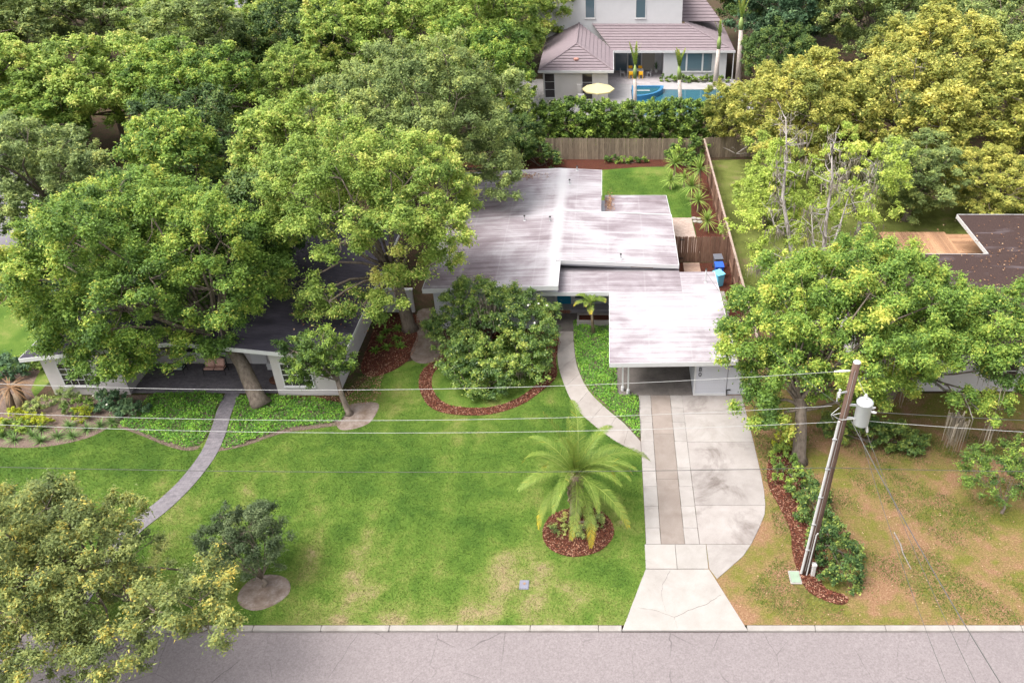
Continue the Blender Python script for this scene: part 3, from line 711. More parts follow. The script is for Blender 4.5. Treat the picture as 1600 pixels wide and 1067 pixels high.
MB().slab([(APX, 38.55, APZ), (APX, 55.5, APZ), (-33.05, 55.5, EZ), (-33.05, 38.55, EZ)], 0.06).part('roof', M_SHING, LH)
MB().slab([(-14.95, 38.55, EZ), (-14.95, 55.5, EZ), (APX+0.003, 55.5, APZ), (APX+0.003, 38.55, APZ)], 0.06).part('roof', M_SHING, LH)
lf = MB()
lf.slab([(-33.08, 38.50, EZ-0.02), (APX, 38.50, APZ-0.02), (-14.92, 38.50, EZ-0.02), (-14.92, 38.545, EZ-0.02), (APX, 38.545, APZ-0.02), (-33.08, 38.545, EZ-0.02)], 0.24)
lf.slab([(-14.945, 38.55, EZ-0.01), (-14.91, 38.55, EZ-0.01), (-14.91, 55.5, EZ-0.01), (-14.945, 55.5, EZ-0.01)], 0.2)
lf.slab([(-33.09, 38.55, EZ-0.01), (-33.055, 38.55, EZ-0.01), (-33.055, 55.5, EZ-0.01), (-33.09, 55.5, EZ-0.01)], 0.2)
lf.part('fascia', M_WHITE, LH)
MB().box(-28.6, -19.3, 39.3, 42.19, 0.0, 0.10).part('porch_floor', M_PATH, LH)
window(LH, -31.55, -29.9, 0.75, 2.25, 39.148, 4, 4, M_WHITE, M_GLASS)
window(LH, -18.75, -17.1, 0.75, 2.25, 39.098, 4, 4, M_WHITE, M_GLASS)
window(LH, -26.6, -24.9, 0.95, 2.35, 42.198, 2, 2, M_WHITE, M_GLASS)
window(LH, -24.4, -22.9, 0.95, 2.35, 42.198, 2, 2, M_WHITE, M_GLASS)
dd = MB().box(-21.9, -20.95, 42.15, 42.197, 0.1, 2.2).part('door', M_WHITE, LH)
MB().lathe([(0.03, 0), (0.03, 0.05)], (-21.05, 42.12, 1.1), 8).part('handle', M_BLACK, dd)
ring = MB().tube([(-19.37, 41.2+0.13*math.cos(a*math.pi/6), 1.5+0.13*math.sin(a*math.pi/6)) for a in range(13)], 0.02, 5).part('wall_hook_ring', M_BLACK, LH)
MB().box(-15.7, -15.2, 50.5, 50.6, 0, 2.2).part('downspout', M_WHITE, LH)

# ------------------------------------------------------------------ the flat brown-roofed neighbour on the right
RH = thing('flat_roof_neighbour_house', 'low pinkish white house with brown flat roof behind right oak', 'house', (24, 46, 0))
MB().box(15.0, 40, 39.5, 50.6, 0, 2.75).part('wall', M_RHW, RH)
MB().box(28.6, 40, 50.62, 56.8, 0, 2.75).part('wall', M_RHW, RH)
MB().slab([(14.4, 38.9, 2.95), (42, 38.9, 2.95), (42, 51.0, 3.0), (14.4, 51.0, 3.0)], 0.10).part('roof', M_FLATR, RH)
MB().slab([(26.05, 51.005, 3.0), (42, 51.005, 3.0), (42, 57.2, 3.02), (26.05, 57.2, 3.02)], 0.10).part('roof', M_FLATR, RH)
MB().box(14.35, 42, 38.86, 38.895, 2.72, 2.98).box(26.01, 26.045, 51.01, 57.24, 2.75, 3.06).box(26.01, 42, 57.205, 57.24, 2.75, 3.06).box(14.36, 14.395, 38.9, 51.03, 2.72, 3.02).box(14.4, 26.0, 51.003, 51.03, 2.75, 3.03).part('fascia', M_TRIM, RH)
for (x, y, r, h) in ((27.6, 47.6, 0.16, 0.3), (28.4, 47.3, 0.07, 0.2), (30.5, 44, 0.10, 0.25)):
    v = MB().lathe([(r*1.3, 0), (r, 0.03), (r, h)], (x, y, 2.99), 10).part('vent_pipe', M_TRIM, RH)
    MB().lathe([(r*1.25, h), (r*1.25, h+0.06), (r*0.5, h+0.1)], (x, y, 2.99), 10).part('vent_cap', M_TRIM, v)
window(RH, 17.2, 18.8, 0.9, 2.1, 39.498, 2, 2, M_WHITE, M_GLASS)
window(RH, 22.2, 23.8, 0.9, 2.1, 39.498, 2, 2, M_WHITE, M_GLASS)
# sliding glass on the side wall facing the deck
sg = MB().box(28.53, 28.598, 52.0, 52.08, 0.3, 2.5).box(28.53, 28.598, 53.9, 53.98, 0.3, 2.5).box(28.53, 28.598, 55.8, 55.88, 0.3, 2.5).box(28.53, 28.598, 52.081, 55.799, 2.42, 2.5).part('patio_door', M_WHITE, RH)
MB().box(28.56, 28.597, 52.09, 53.89, 0.3, 2.41).part('pane', M_BLIND, sg); MB().box(28.56, 28.597, 53.99, 55.79, 0.3, 2.41).part('pane', M_BLIND, sg)

DK = thing('cedar_deck', 'new orange cedar plank deck behind the flat brown roof', 'deck', (24.5, 55, 0))
for i in range(30):
    x = 21.3 + i*0.172
    MB().box(x, x+0.155, 51.2, 59.5-(0.0 if i else 0.1), 0.42, 0.47).part('plank', M_DECKW, DK)
for i in range(34):
    y = 51.3 + i*0.235
    MB().box(26.49, 28.45, y, y+0.217, 0.34, 0.39).part('plank', M_DECKW, DK)
MB().box(21.28, 26.46, 51.2, 59.5, 0.05, 0.415).part('frame', M_FSIDE, DK)
# ------------------------------------------------------------------ two-storey house behind
BH = thing('two_storey_back_house', 'white two storey house with mauve tile roof beyond the fence', 'house', (3, 104, 0))
MB().box(-7.2, 0.0, 93.3, 110, 0, 3.30).part('wall', M_STUCCO, BH)
MB().box(0.02, 6.6, 104.9, 112, 0, 3.30).part('wall', M_STUCCOG, BH)
MB().box(6.62, 14.1, 101.4, 112, 0, 3.30).part('wall', M_STUCCOG, BH)
UY = 106.5
MB().box(-9.0, 9.0, UY, 118, 3.3, 9.2).part('upper_wall', M_STUCCOG, BH)
MB().box(-9.4, 9.4, UY-0.4, 118.4, 9.2, 9.5).part('upper_roof', M_TILE, BH)
def courses(a0, a1, b0, b1, n, name, step=0.07):
    """tiled roof plane from eave a0-a1 to top edge b0-b1, built of n overlapping courses with real steps"""
    a0, a1, b0, b1 = map(Vector, (a0, a1, b0, b1)); mb = MB()
    nn = (a1-a0).cross(b0-a0); nn.normalize()
    if nn.z < 0: nn = -nn
    for i in range(n):
        u, v = i/n, (i+1)/n
        p0 = a0.lerp(b0, u); p1 = a1.lerp(b1, u); q0 = a0.lerp(b0, v); q1 = a1.lerp(b1, v)
        mb.cur = 0; mb._add([p0+nn*step, p1+nn*step, q1+nn*0.004, q0+nn*0.004], [(0, 1, 2, 3)])
        mb.cur = 1; mb._add([p0-nn*0.04, p1-nn*0.04, p1+nn*step, p0+nn*step], [(0, 1, 2, 3)])
    o = mb.part(name, [M_TILE, M_TILEE], BH)
    return o
E1 = 3.45
# wing hip roof
WX0, WX1, WY = -7.6, 0.55, 92.9
MX = (WX0+WX1)/2; RZ = E1 + 1.85; AY = WY + 3.9
courses((WX0, WY, E1), (WX1, WY, E1), (MX, AY, RZ), (MX, AY, RZ), 9, 'wing_roof')
courses((WX1, WY, E1), (WX1, 101.6, E1), (MX, AY, RZ), (MX, UY, RZ), 9, 'wing_roof')
courses((WX0, UY, E1), (WX0, WY, E1), (MX, UY, RZ), (MX, AY, RZ), 9, 'wing_roof')
# main roof and its right hip
TZ = 5.25
courses((WX1, 101.0, E1), (14.9, 101.0, E1), (-2.0, UY+0.02, TZ), (9.4, UY+0.02, TZ), 10, 'main_roof')
courses((14.9, 101.0, E1), (14.9, 114, E1), (9.4, UY, TZ), (9.4, 114, TZ), 10, 'main_roof')
courses((9.02, 108, TZ-0.1), (14.0, 108, TZ-0.1), (9.02, 113, 7.2), (12.0, 113, 7.2), 8, 'main_roof')
for a, b in (((WX0, WY, E1), (MX, AY, RZ)), ((WX1, WY, E1), (MX, AY, RZ)), ((MX, AY, RZ), (MX, UY, RZ)), ((14.9, 101.0, E1), (9.4, UY, TZ))):
    MB().tube([Vector(a)+Vector((0, 0, .06)), Vector(b)+Vector((0, 0, .06))], 0.09, 6).part('ridge_cap', M_TILE, BH)
g = MB()
g.box(WX0-0.08, WX1+0.08, WY-0.14, WY-0.02, E1-0.22, E1+0.02)
g.box(WX1-0.02, WX1+0.10, WY-0.015, 100.85, E1-0.22, E1+0.02)
g.box(WX1-0.02, 15.0, 100.86, 100.98, E1-0.22, E1+0.02)
g.part('gutter', M_WHITE, BH)
MB().box(14.8, 14.9, 101.0, 101.1, 0, 3.3).part('downspout', M_WHITE, BH)
MB().box(WX0+0.1, WX1-0.05, WY, 93.28, E1-0.16, E1-0.12).box(0.02, 6.6, 101.0, 104.88, E1-0.16, E1-0.12).part('soffit', M_WHITE, BH)
MB().lathe([(0.28, 0), (0.28, 0.16), (0.16, 0.2)], (MX, WY+1.55, E1+0.75), 12).part('roof_vent', plain('vent_terracotta', (.42,.20,.16), 0.8), BH)
window(BH, -7.0, -5.95, 0.4, 3.0, 93.298, 1, 3, M_WHITE, M_GLASS, 0.06, 0.06, mid=False)
window(BH, -2.85, -1.75, 0.2, 3.0, 93.298, 1, 3, M_WHITE, M_GLASS, 0.06, 0.06, mid=False)
MB().box(-3.45, -2.95, 93.0, 93.29, 0.9, 1.9).part('electric_panel', M_STUCCO, BH)
window(BH, 8.45, 9.25, 1.0, 3.05, 101.398, 1, 1, M_WHITE, M_GLASSB, 0.10)
window(BH, 9.45, 11.15, 1.0, 3.05, 101.398, 1, 1, M_WHITE, M_GLASSB, 0.10)
window(BH, 11.35, 12.35, 1.0, 3.05, 101.398, 1, 1, M_WHITE, M_GLASSB, 0.10)
window(BH, -2.7, -1.65, 5.95, 8.0, UY-0.002, 1, 1, M_WHITE, M_GLASSB, 0.10)
window(BH, 3.4, 4.5, 5.95, 8.0, UY-0.002, 1, 1, M_WHITE, M_GLASSB, 0.10)
sd = MB()
for x in (0.75, 2.35, 4.05, 5.75): sd.box(x, x+0.14, 104.80, 104.898, 0.06, 2.7)
sd.box(0.89, 5.75, 104.805, 104.897, 2.62, 2.74)
sd = sd.part('sliding_door', M_WHITE, BH)
for a, b in ((0.90, 2.34), (2.50, 4.04), (4.20, 5.74)): MB().box(a, b, 104.85, 104.88, 0.06, 2.61).part('pane', M_BLIND if a > 4 else M_GLASSB, sd)

# pool terrace
pt = structure('pool_terrace', MB().sheet([(-12, 86.5), (16, 86.5), (16, 101.4), (6.6, 101.4), (-12, 101.4)], 0.02), M_DECKP)
structure('covered_patio', MB().sheet([(0.02, 99.5), (6.58, 99.5), (6.58, 104.89), (0.02, 104.89)], 0.035), M_TILEP)
structure('pool_water', MB().sheet([(2.7, 88.2), (14.6, 88.2), (14.6, 97.2), (2.7, 97.2)], 0.03), M_POOL)
pc = MB().box(2.4, 14.9, 97.21, 97.6, 0.03, 0.08).box(2.4, 2.69, 88.0, 97.2, 0.03, 0.08).box(14.61, 14.9, 88, 97.2, 0.03, 0.08)
structure('pool_coping', pc, M_DECKP)
HT = thing('hot_tub', 'raised round hot tub edged in blue tile beside pool', 'hot tub', (4.2, 95.6, 0))
arc = [(2.75, 97.15)] + [(2.75+3.7*math.cos(a), 97.15-3.9*math.sin(a)) for a in np.linspace(0, math.pi/2, 12)]
inn = [(3.0, 96.9)] + [(3.0+3.05*math.cos(a), 96.9-3.25*math.sin(a)) for a in np.linspace(0, math.pi/2, 12)]
w = MB(); n = len(arc)
for i in range(n):
    j = (i+1) % n
    a, b, c, d = arc[i], arc[j], inn[j], inn[i]
    w.quad((*a, 0.02), (*b, 0.02), (*b, 0.55), (*a, 0.55)); w.quad((*a, 0.55), (*b, 0.55), (*c, 0.55), (*d, 0.55)); w.quad((*d, 0.55), (*c, 0.55), (*c, 0.1), (*d, 0.1))
w.part('tiled_wall', M_SKYB, HT); MB().sheet(inn, 0.40).part('water', M_POOL, HT)
MB().box(3.3, 4.8, 95.6, 95.9, 0.3, 0.415).part('bench', M_DECKP, HT)

# patio umbrella, dining set, grill, pots
U = thing('patio_umbrella', 'pale yellow patio umbrella open beside the back house', 'umbrella', (-1.05, 90.4, 0))
um = MB(); k = 8
for i in range(k):
    a, b = 2*math.pi*i/k, 2*math.pi*(i+1)/k
    um.quad((-1.05, 90.4, 2.85), (-1.05+1.75*math.cos(a), 90.4+1.75*math.sin(a), 2.25), (-1.05+1.75*math.cos(b), 90.4+1.75*math.sin(b), 2.25))
    um.quad((-1.05+1.75*math.cos(a), 90.4+1.75*math.sin(a), 2.25), (-1.05+1.75*math.cos(b), 90.4+1.75*math.sin(b), 2.25), (-1.05+1.75*math.cos(b), 90.4+1.75*math.sin(b), 2.12), (-1.05+1.75*math.cos(a), 90.4+1.75*math.sin(a), 2.12))
um.part('canopy', M_UMB, U); MB().tube([(-1.05, 90.4, 0.1), (-1.05, 90.4, 2.95)], 0.03, 8).part('pole', M_STEEL, U); MB().lathe([(0.3, 0.02), (0.3, 0.08), (0.06, 0.14)], (-1.05, 90.4, 0), 12).part('base', M_BLACK, U)
T = thing('patio_dining_table', 'white patio dining table on covered terrace of back house', 'table', (3.3, 102.6, 0.035))
MB().box(2.3, 4.3, 102.1, 103.1, 0.74, 0.79).part('tabletop', M_WHITE, T)
for x in (2.38, 4.22):
    for y in (102.18, 103.02): MB().box(x-.04, x+.04, y-.04, y+.04, 0.035, 0.738).part('leg', M_WHITE, T)
def chair_parts(o, m, back=1):
    """moulded plastic chair, facing +Y (back at -Y)"""
    MB().slab([(-.25, -.25, .46), (.25, -.25, .46), (.25, .25, .46), (-.25, .25, .46)], .05).mesh
    link('seat', SEAT[m], o); link('backrest', BACK[m], o)
    for x in (-.21, .21):
        for y in (-.21, .21): link('leg', LEG[m], o, (x, y, 0))
SEAT, BACK, LEG = {}, {}, {}
for m in (M_YELP, M_GREYP):
    SEAT[m] = MB().box(-.25, .25, -.25, .25, .42, .47).mesh('seat', m, bevel=.02)
    BACK[m] = MB().slab([(-.24, -.30, .92), (.24, -.30, .92), (.24, -.25, .92), (-.24, -.25, .92)], .40).box(-.24, -.19, -.28, -.24, .47, .55).box(.19, .24, -.28, -.24, .47, .55).mesh('backrest', m, bevel=.015)
    LEG[m] = MB().box(-.03, .03, -.03, .03, 0, .42).mesh('leg', m)
CH = [('yellow patio chair nearest the sliding door at table left', M_YELP, 2.75, 101.65, 0), ('yellow patio chair on pool side at table right', M_YELP, 3.95, 101.65, 0),
      ('yellow patio chair on house side at table left', M_YELP, 2.75, 103.5, math.pi), ('yellow patio chair on house side at table right', M_YELP, 3.95, 103.5, math.pi),
      ('pale grey patio chair at left end of dining table', M_GREYP, 1.75, 102.6, -math.pi/2), ('pale grey patio chair at right end of dining table', M_GREYP, 4.95, 102.6, math.pi/2)]
CH[0] = ('yellow patio chair on pool side at table left', M_YELP, 2.75, 101.65, 0)
for lab, m, x, y, rz in CH:
    c = thing('patio_chair', lab, 'chair', (x, y, 0.035), 'chairs around the patio table', rz); chair_parts(c, m)
def spiky(rng, c, n, L, w, up=(0.2, 1.3), droop=0.35, seg=3):
    """rosette of strap leaves; returns verts, faces, tint"""
    V, F, T = [], [], []
    for i in range(n):
        az = rng.uniform(0, 2*math.pi); el = rng.uniform(*up); l = L*rng.uniform(.75, 1.1)
        d = np.array([math.cos(az)*math.cos(el), math.sin(az)*math.cos(el), math.sin(el)]); s = np.array([-math.sin(az), math.cos(az), 0])
        b = len(V); tv = rng.random()
        for k in range(seg+1):
            u = k/seg; p = np.array(c) + d*l*u + np.array([0, 0, -droop*l*u*u*math.cos(el)]); ww = w*(1-u*0.92)*(0.6+0.4*min(1, u*4))
            V += [tuple(p-s*ww/2), tuple(p+s*ww/2)]
            if k: F.append((b+2*k-2, b+2*k-1, b+2*k+1, b+2*k)); T.append(min(1, max(0, tv*0.6+u*0.4)))
    return V, F, T
def mesh_tint(name, V, F, T, m, smooth=False):
    me = bpy.data.meshes.new(name); me.from_pydata(V, [], F); me.materials.append(m)
    a = me.attributes.new('tint', 'FLOAT', 'FACE'); a.data.foreach_set('value', np.asarray(T, np.float32))
    me.update(); return me
rp = random.Random(3)
for lab, x, y in (('dark snake plant in white pot at right of sliding door', 5.95, 104.2), ('dark snake plant in white pot at left of sliding door', 0.55, 104.2)):
    p = thing('potted_plant', lab, 'plant', (x, y, 0.035), 'potted plants by the sliding door')
    link('pot', MB().lathe([(0.16, 0), (0.22, 0.4), (0.2, 0.4)], (0, 0, 0), 12).mesh('pot', M_POT), p)
    V, F, T_ = spiky(rp, (0, 0, .38), 22, 1.0, .09, (.8, 1.5), .1); link('leaves', mesh_tint('leaves', V, F, T_, L_TEAL), p)
GRL = thing('barbecue_grill', 'black kettle grill on legs by the back house wall', 'grill', (-4.1, 91.6, 0.02))
MB().lathe([(0.05, .55), (.26, .68), (.32, .84), (.30, 1.0), (.16, 1.12), (.03, 1.15)], (-4.1, 91.6, 0), 14).part('kettle', M_BLACK, GRL, smooth=True)
for a in range(3): MB().tube([(-4.1+.12*math.cos(a*2.09), 91.6+.12*math.sin(a*2.09), .62), (-4.1+.3*math.cos(a*2.09), 91.6+.3*math.sin(a*2.09), .02)], .018, 6).part('leg', M_STEEL, GRL)
AC = thing('pool_equipment_box', 'grey equipment box against wall under the pale umbrella', 'box', (-3.0, 92.2, 0.02))
MB().box(-3.3, -2.7, 91.9, 92.5, 0.05, 1.0).part('cabinet', M_STEEL, AC, bevel=.03); MB().box(-3.35, -2.65, 91.85, 92.55, 1.0, 1.05).part('lid', M_GREYP, AC)
DM = thing('round_daybed', 'round cream daybed hood behind the hedge at left', 'daybed', (-5.6, 88.2, 0.02))
hd = MB()
for i in range(8):
    for j in range(5):
        def q(i, j): a = math.pi*i/8; b = math.pi/2*j/5; return (-5.6+1.25*math.cos(a)*math.cos(b), 88.2+1.1*math.sin(a)*math.cos(b), 0.5+1.25*math.sin(b))
        hd.quad(q(i, j), q(i+1, j), q(i+1, j+1), q(i, j+1))
hd.part('hood', plain('wicker_cream', (.62,.57,.50), .8, .15, 8), DM); MB().lathe([(1.2, 0.02), (1.25, .4), (1.1, .45)], (-5.6, 88.2, 0), 16).part('seat', M_POT, DM)

# ------------------------------------------------------------------ fences, every board a mesh of its own
def fence(name, label, a, b, h, m, n, rails=True, rail_side=1, post_every=2.4, mr=None, gap=0.006, rng=random.Random(2), hj=0.03):
    a = Vector((*a, 0)); b = Vector((*b, 0)); d = (b-a); L = d.length; u = d.normalized(); s = Vector((-u.y, u.x, 0))*rail_side
    f = thing(name, label, 'fence', tuple(a)); w = L/n
    M = Matrix((u, Vector((-u.y, u.x, 0)), Vector((0, 0, 1)))).transposed().to_4x4(); ang = math.atan2(u.y, u.x)
    bd = MB()._add([(-w/2+gap, -.011, 0), (w/2-gap, -.011, 0), (w/2-gap, .011, 0), (-w/2+gap, .011, 0), (-w/2+gap, -.011, h-.05), (w/2-gap, -.011, h-.05), (w/2-gap, .011, h-.05), (-w/2+gap, .011, h-.05),
                    (-w/4, -.011, h), (w/4, -.011, h), (w/4, .011, h), (-w/4, .011, h)],
                   [(0, 3, 2, 1), (0, 1, 5, 4), (4, 5, 9, 8), (2, 3, 7, 6), (6, 7, 11, 10), (1, 2, 6, 5), (5, 6, 10, 9), (3, 0, 4, 7), (7, 4, 8, 11), (8, 9, 10, 11)]).mesh('board', m)
    for i in range(n):
        o = link('board', bd, f, u*(w*(i+.5)) + s*rng.uniform(-.004, .004)); o.rotation_euler = (rng.uniform(-.006, .006), rng.uniform(-.008, .008), ang)
        o.scale.z = 1 + rng.uniform(-hj, hj)/h
    if rails:
        for z in (.45, h-.45):
            MB().beam(a+s*.035+Vector((0, 0, z)), b+s*.035+Vector((0, 0, z)), .045, .09).part('rail', mr or m, f)
        k = max(2, int(L/post_every)+1)
        for i in range(k):
            p = a + d*(i/(k-1)) + s*.11
            MB().box(p.x-.05, p.x+.05, p.y-.05, p.y+.05, 0, h-.08).part('post', mr or m, f)
    return f
fence('board_fence', 'weathered grey brown board fence below the hedge', (-6.5, 75.8), (9.0, 75.7), 2.1, M_FBACK, 78, True, 1)
fence('board_fence', 'dark shaded board fence under the yellow oak, right end', (9.25, 76.2), (26, 77.5), 2.0, M_FBACK, 70, True, 1)
SF = fence('side_fence', 'long reddish brown side fence running back beside the carport', (9.0, 42.0), (9.0, 75.5), 2.1, M_FSIDE, 150, True, 1, mr=M_FSIDE)
MB().box(8.90, 9.06, 42.0, 75.5, 2.115, 2.15).part('cap_rail', M_FRAIL, SF)
GF = fence('gate_fence', 'short brown board fence with gate hinges behind the bins', (5.0, 55.45), (8.9, 55.45), 2.1, M_FSIDE, 26, False)
for z in (.3, 1.85): MB().box(5.35, 5.62, 55.40, 55.435, z, z+.05).box(5.33, 5.40, 55.39, 55.44, z-.05, z+.1).part('hinge', M_BLACK, GF)
for x in (5.0, 8.86): MB().box(x-.05, x+.05, 55.48, 55.58, 0, 2.1).part('post', M_FSIDE, GF)

# bins
def bin_(label, x, y, rz, mb_, ml, logo=False):
    b = thing('wheelie_bin', label, 'bin', (x, y, .01), 'bins beside the carport', rz)
    body = MB()._add([(-.24, -.26, .05), (.24, -.26, .05), (.24, .26, .05), (-.24, .26, .05), (-.30, -.33, 1.0), (.30, -.33, 1.0), (.30, .36, 1.0), (-.30, .36, 1.0)], [(0, 3, 2, 1), (0, 1, 5, 4), (1, 2, 6, 5), (2, 3, 7, 6), (3, 0, 4, 7), (4, 5, 6, 7)])
    link('body', body.mesh('body', mb_, bevel=.02), b)
    lid = link('lid', MB().slab([(-.33, -.37, 1.05), (.33, -.37, 1.05), (.33, .38, 1.10), (-.33, .38, 1.10)], .05).mesh('lid', ml, bevel=.02), b)
    link('handle', MB().tube([(-.25, .42, 1.0), (.25, .42, 1.0)], .02, 6).mesh('handle', M_BLACK), lid)
    for s in (-1, 1):
        wh = link('wheel', MB().lathe([(.10, -.03), (.12, -.02), (.12, .02), (.10, .03)], (0, 0, 0), 12).mesh('wheel', M_BLACK), b, (s*.27, .30, .12)); wh.rotation_euler = (0, R(90), 0)
    if logo:
        lg = link('recycling_mark', MB().tube([(.12*math.cos(a*math.pi/5), -.345+.0, .80+.12*math.sin(a*math.pi/5)) for a in range(11)], .02, 5).mesh('recycling_mark', M_WHITE), b)
    return b
bin_('dark grey lidded bin farthest from the street by fence', 8.05, 54.3, 0.1, M_BING, M_BING)
bin_('blue recycling bin with round white mark, middle of three', 8.0, 53.1, 0.05, M_BLUEB, M_BLUEB, True)
bin_('light blue open bin nearest the street beside carport wall', 7.85, 51.9, 0.5, M_BINL, M_BINL)
pv = thing('side_pavers', None, None, (8, 47, 0)); tag(pv, kind='structure')
rr = random.Random(4)
for i in range(9):
    y = 42.3+i*.98; x = 7.75+rr.uniform(-.08, .08)
    MB().box(x-.42, x+.42, y, y+.92, .01, .05).part('paver', M_WALK, pv, bevel=.015)
WS = thing('wooden_pallet', 'pinkish wooden pallet lying on mulch by gate fence', 'pallet', (6.2, 54.2, .01))
for i in range(8): MB().box(5.58, 6.8, 53.35+i*.225, 53.35+i*.225+.20, .06, .10).part('plank', M_WSLAB, WS)
MB().box(5.62, 5.72, 53.35, 55.1, .01, .059).box(6.65, 6.75, 53.35, 55.1, .01, .059).part('runner', M_WSLAB, WS)
structure('brick_patio', MB().slab([(5.0, 56.9, .03), (7.0, 56.9, .03), (6.85, 63.0, .03), (5.25, 63.0, .03)], .05), M_BRICKP)
for i, (x, y, s) in enumerate(((7.05, 62.9, .22), (7.45, 62.8, .2), (7.1, 62.3, .21), (7.5, 62.2, .23))):
    lab = ('back left', 'back right', 'front left', 'front right')[i]
    single('stepping_stone', MB().lathe([(s, 0), (s*1.02, .05), (s*.9, .07)], (x, y, .012), 7), M_CONC, 'pale stepping stone by yuccas, %s of four' % lab, 'stone', (x, y, .012), 'pale stepping stones')

# ------------------------------------------------------------------ utility pole and lines
PB = Vector((8.98, 25.9, 0)); PT = Vector((9.42, 25.9, 11.7))
def on_pole(z): return PB.lerp(PT, z/11.7)
UP = thing('utility_pole', 'brown wooden utility pole leaning right with white transformer can', 'utility pole', tuple(PB))
MB().tube([PB, on_pole(4), on_pole(8), PT], [.20, .185, .165, .15], 14).part('shaft', M_POLE, UP, smooth=True)
MB().lathe([(.155, 0), (.13, .03)], tuple(PT), 12).part('top_cap', M_STEEL, UP)
def side(z, dx, dy): p = on_pole(z); return Vector((p.x+dx, p.y+dy, p.z))
MB().tube([side(.05, -.20, -.10), side(4, -.19, -.10), side(8.9, -.17, -.10)], .062, 8).part('conduit_riser', M_CONDU, UP)
MB().tube([side(.05, .02, -.21), side(2.6, .02, -.20), side(2.75, .06, -.22)], .028, 6).part('ground_conduit', M_CONDU, UP)
MB().tube([side(.3, -.08, -.19), side(11.4, -.05, -.16)], .008, 4).part('ground_wire', M_WIRE, UP)
for z in (1.6, 3.2, 4.8, 6.4, 8.0): MB().box(*(lambda p: (p.x-.28, p.x-.10, p.y-.19, p.y-.12))(on_pole(z)), z, z+.05).part('strap', M_STEEL, UP)
tc = Vector((9.98, 25.72, 8.85))
TR = MB().lathe([(.27, .0), (.30, .04), (.30, 1.02), (.325, 1.04), (.325, 1.10), (.22, 1.20), (.05, 1.24)], tuple(tc), 24).part('transformer_can', M_TRANS, UP, smooth=True)
MB().lathe([(.07, 1.2), (.09, 1.24), (.05, 1.28), (.08, 1.32), (.05, 1.36), (.07, 1.40), (.03, 1.48)], (tc.x-.02, tc.y, tc.z), 10).part('bushing', M_PORC, TR)
for a in (-.5, .2, .9):
    c = Vector((tc.x+.30*math.cos(a), tc.y+.30*math.sin(a), tc.z+.72)); e = c + Vector((math.cos(a), math.sin(a), .1))*.20
    MB().tube([c, c.lerp(e, .5), e], [.05, .06, .03], 8).part('bushing', M_PORC, TR)
MB().beam((9.35, 25.8, 9.75), (9.75, 25.75, 9.75), .06, .08).part('bracket', M_STEEL, UP); MB().beam((9.32, 25.8, 9.1), (9.75, 25.75, 9.1), .06, .08).part('bracket', M_STEEL, UP)
MB().beam((9.3, 25.85, 10.35), (8.95, 25.75, 10.35), .05, .06).part('cutout_bracket', M_STEEL, UP)
cu = MB().lathe([(.035, 0), (.06, .05), (.035, .1), (.06, .15), (.035, .2), (.06, .25), (.035, .3), (.05, .38)], (8.92, 25.72, 10.15), 10).part('fuse_cutout', M_PORC, UP)
MB().tube([(8.84, 25.62, 10.05), (8.80, 25.58, 10.5)], .025, 6).part('fuse_tube', M_CONDU, cu)
MB().tube([(9.5, 25.85, 11.1), (9.75, 25.8, 10.6), (9.96, 25.72, 10.25)], .012, 5).part('jumper', M_WIRE, UP)
MB().tube([(9.05, 25.8, 9.6), (8.75, 25.7, 9.35), (9.0, 25.7, 9.15), (9.2, 25.72, 9.05), (9.7, 25.6, 9.2)], .016, 5).tube([(8.9, 25.8, 9.0), (8.75, 25.7, 9.3), (9.1, 25.7, 9.4)], .014, 5).part('jumper', M_WIRE, UP)
MB().tube([(10.2, 25.6, 8.85), (10.26, 25.58, 8.55)], .05, 8).part('arrester', M_PORC, UP)

def sag(a, b, s, n=24):
    a, b = Vector(a), Vector(b); return [a.lerp(b, i/n) - Vector((0, 0, s*4*(i/n)*(1-i/n))) for i in range(n+1)]
def wire(name, label, paths, r, m, cat='power line'):
    mb = MB()
    for p in paths: mb.tube(p, r, 5)
    return single(name, mb, m, label, cat, tuple(paths[0][0]), 'overhead lines')
pw = wire('power_line', 'highest thin power line leaving pole top leftward', [sag((9.3, 25.85, 11.35), (-34, 25.9, 11.45), 1.0)], .008, M_WIRE)
MB().tube([(9.2, 25.85, 11.34), (8.95, 25.85, 11.325), (8.6, 25.85, 11.30)], [.03, .05, .03], 8).part('insulator_string', M_PORC, UP)
wire('power_line', 'second highest power line going left from transformer level', [sag((8.75, 25.8, 9.68), (-34, 25.9, 10.0), .92)], .008, M_WIRE)
wire('power_line', 'third power line going left just below transformer can', [sag((9.1, 25.75, 8.92), (-34, 25.9, 9.35), .82)], .0085, M_WIRE)
wire('telephone_line', 'lowest dark cable crossing the whole lawn and pole', [sag((9.05, 25.7, 6.55), (-34, 25.9, 6.75), .42), sag((9.05, 25.7, 6.55), (40, 25.9, 6.6), .35)], .012, M_WIRED, 'cable')
wire('power_line', 'upper of two thin lines going right from transformer', [sag((10.1, 25.8, 9.4), (40, 26.2, 8.1), .35)], .012, M_WIRED)
wire('power_line', 'lower of two thin lines going right from transformer', [sag((10.2, 25.8, 8.93), (40, 26.2, 7.7), .55)], .009, M_WIRE)
wire('service_drop', 'thick pale cable dropping from transformer across the road', [sag((9.55, 25.6, 9.1), (16.5, 3, 5.0), 1.25)], .018, M_WIRED, 'cable')
wire('service_drop', 'thin dark cable crossing the road, left one', [sag((9.9, 25.6, 8.7), (13.0, 3, 4.8), 1.9)], .009, M_WIRED, 'cable')
wire('service_drop', 'thin dark cable crossing the road, between two others', [sag((10.1, 25.6, 8.8), (14.6, 3, 4.9), 1.6)], .009, M_WIRED, 'cable')
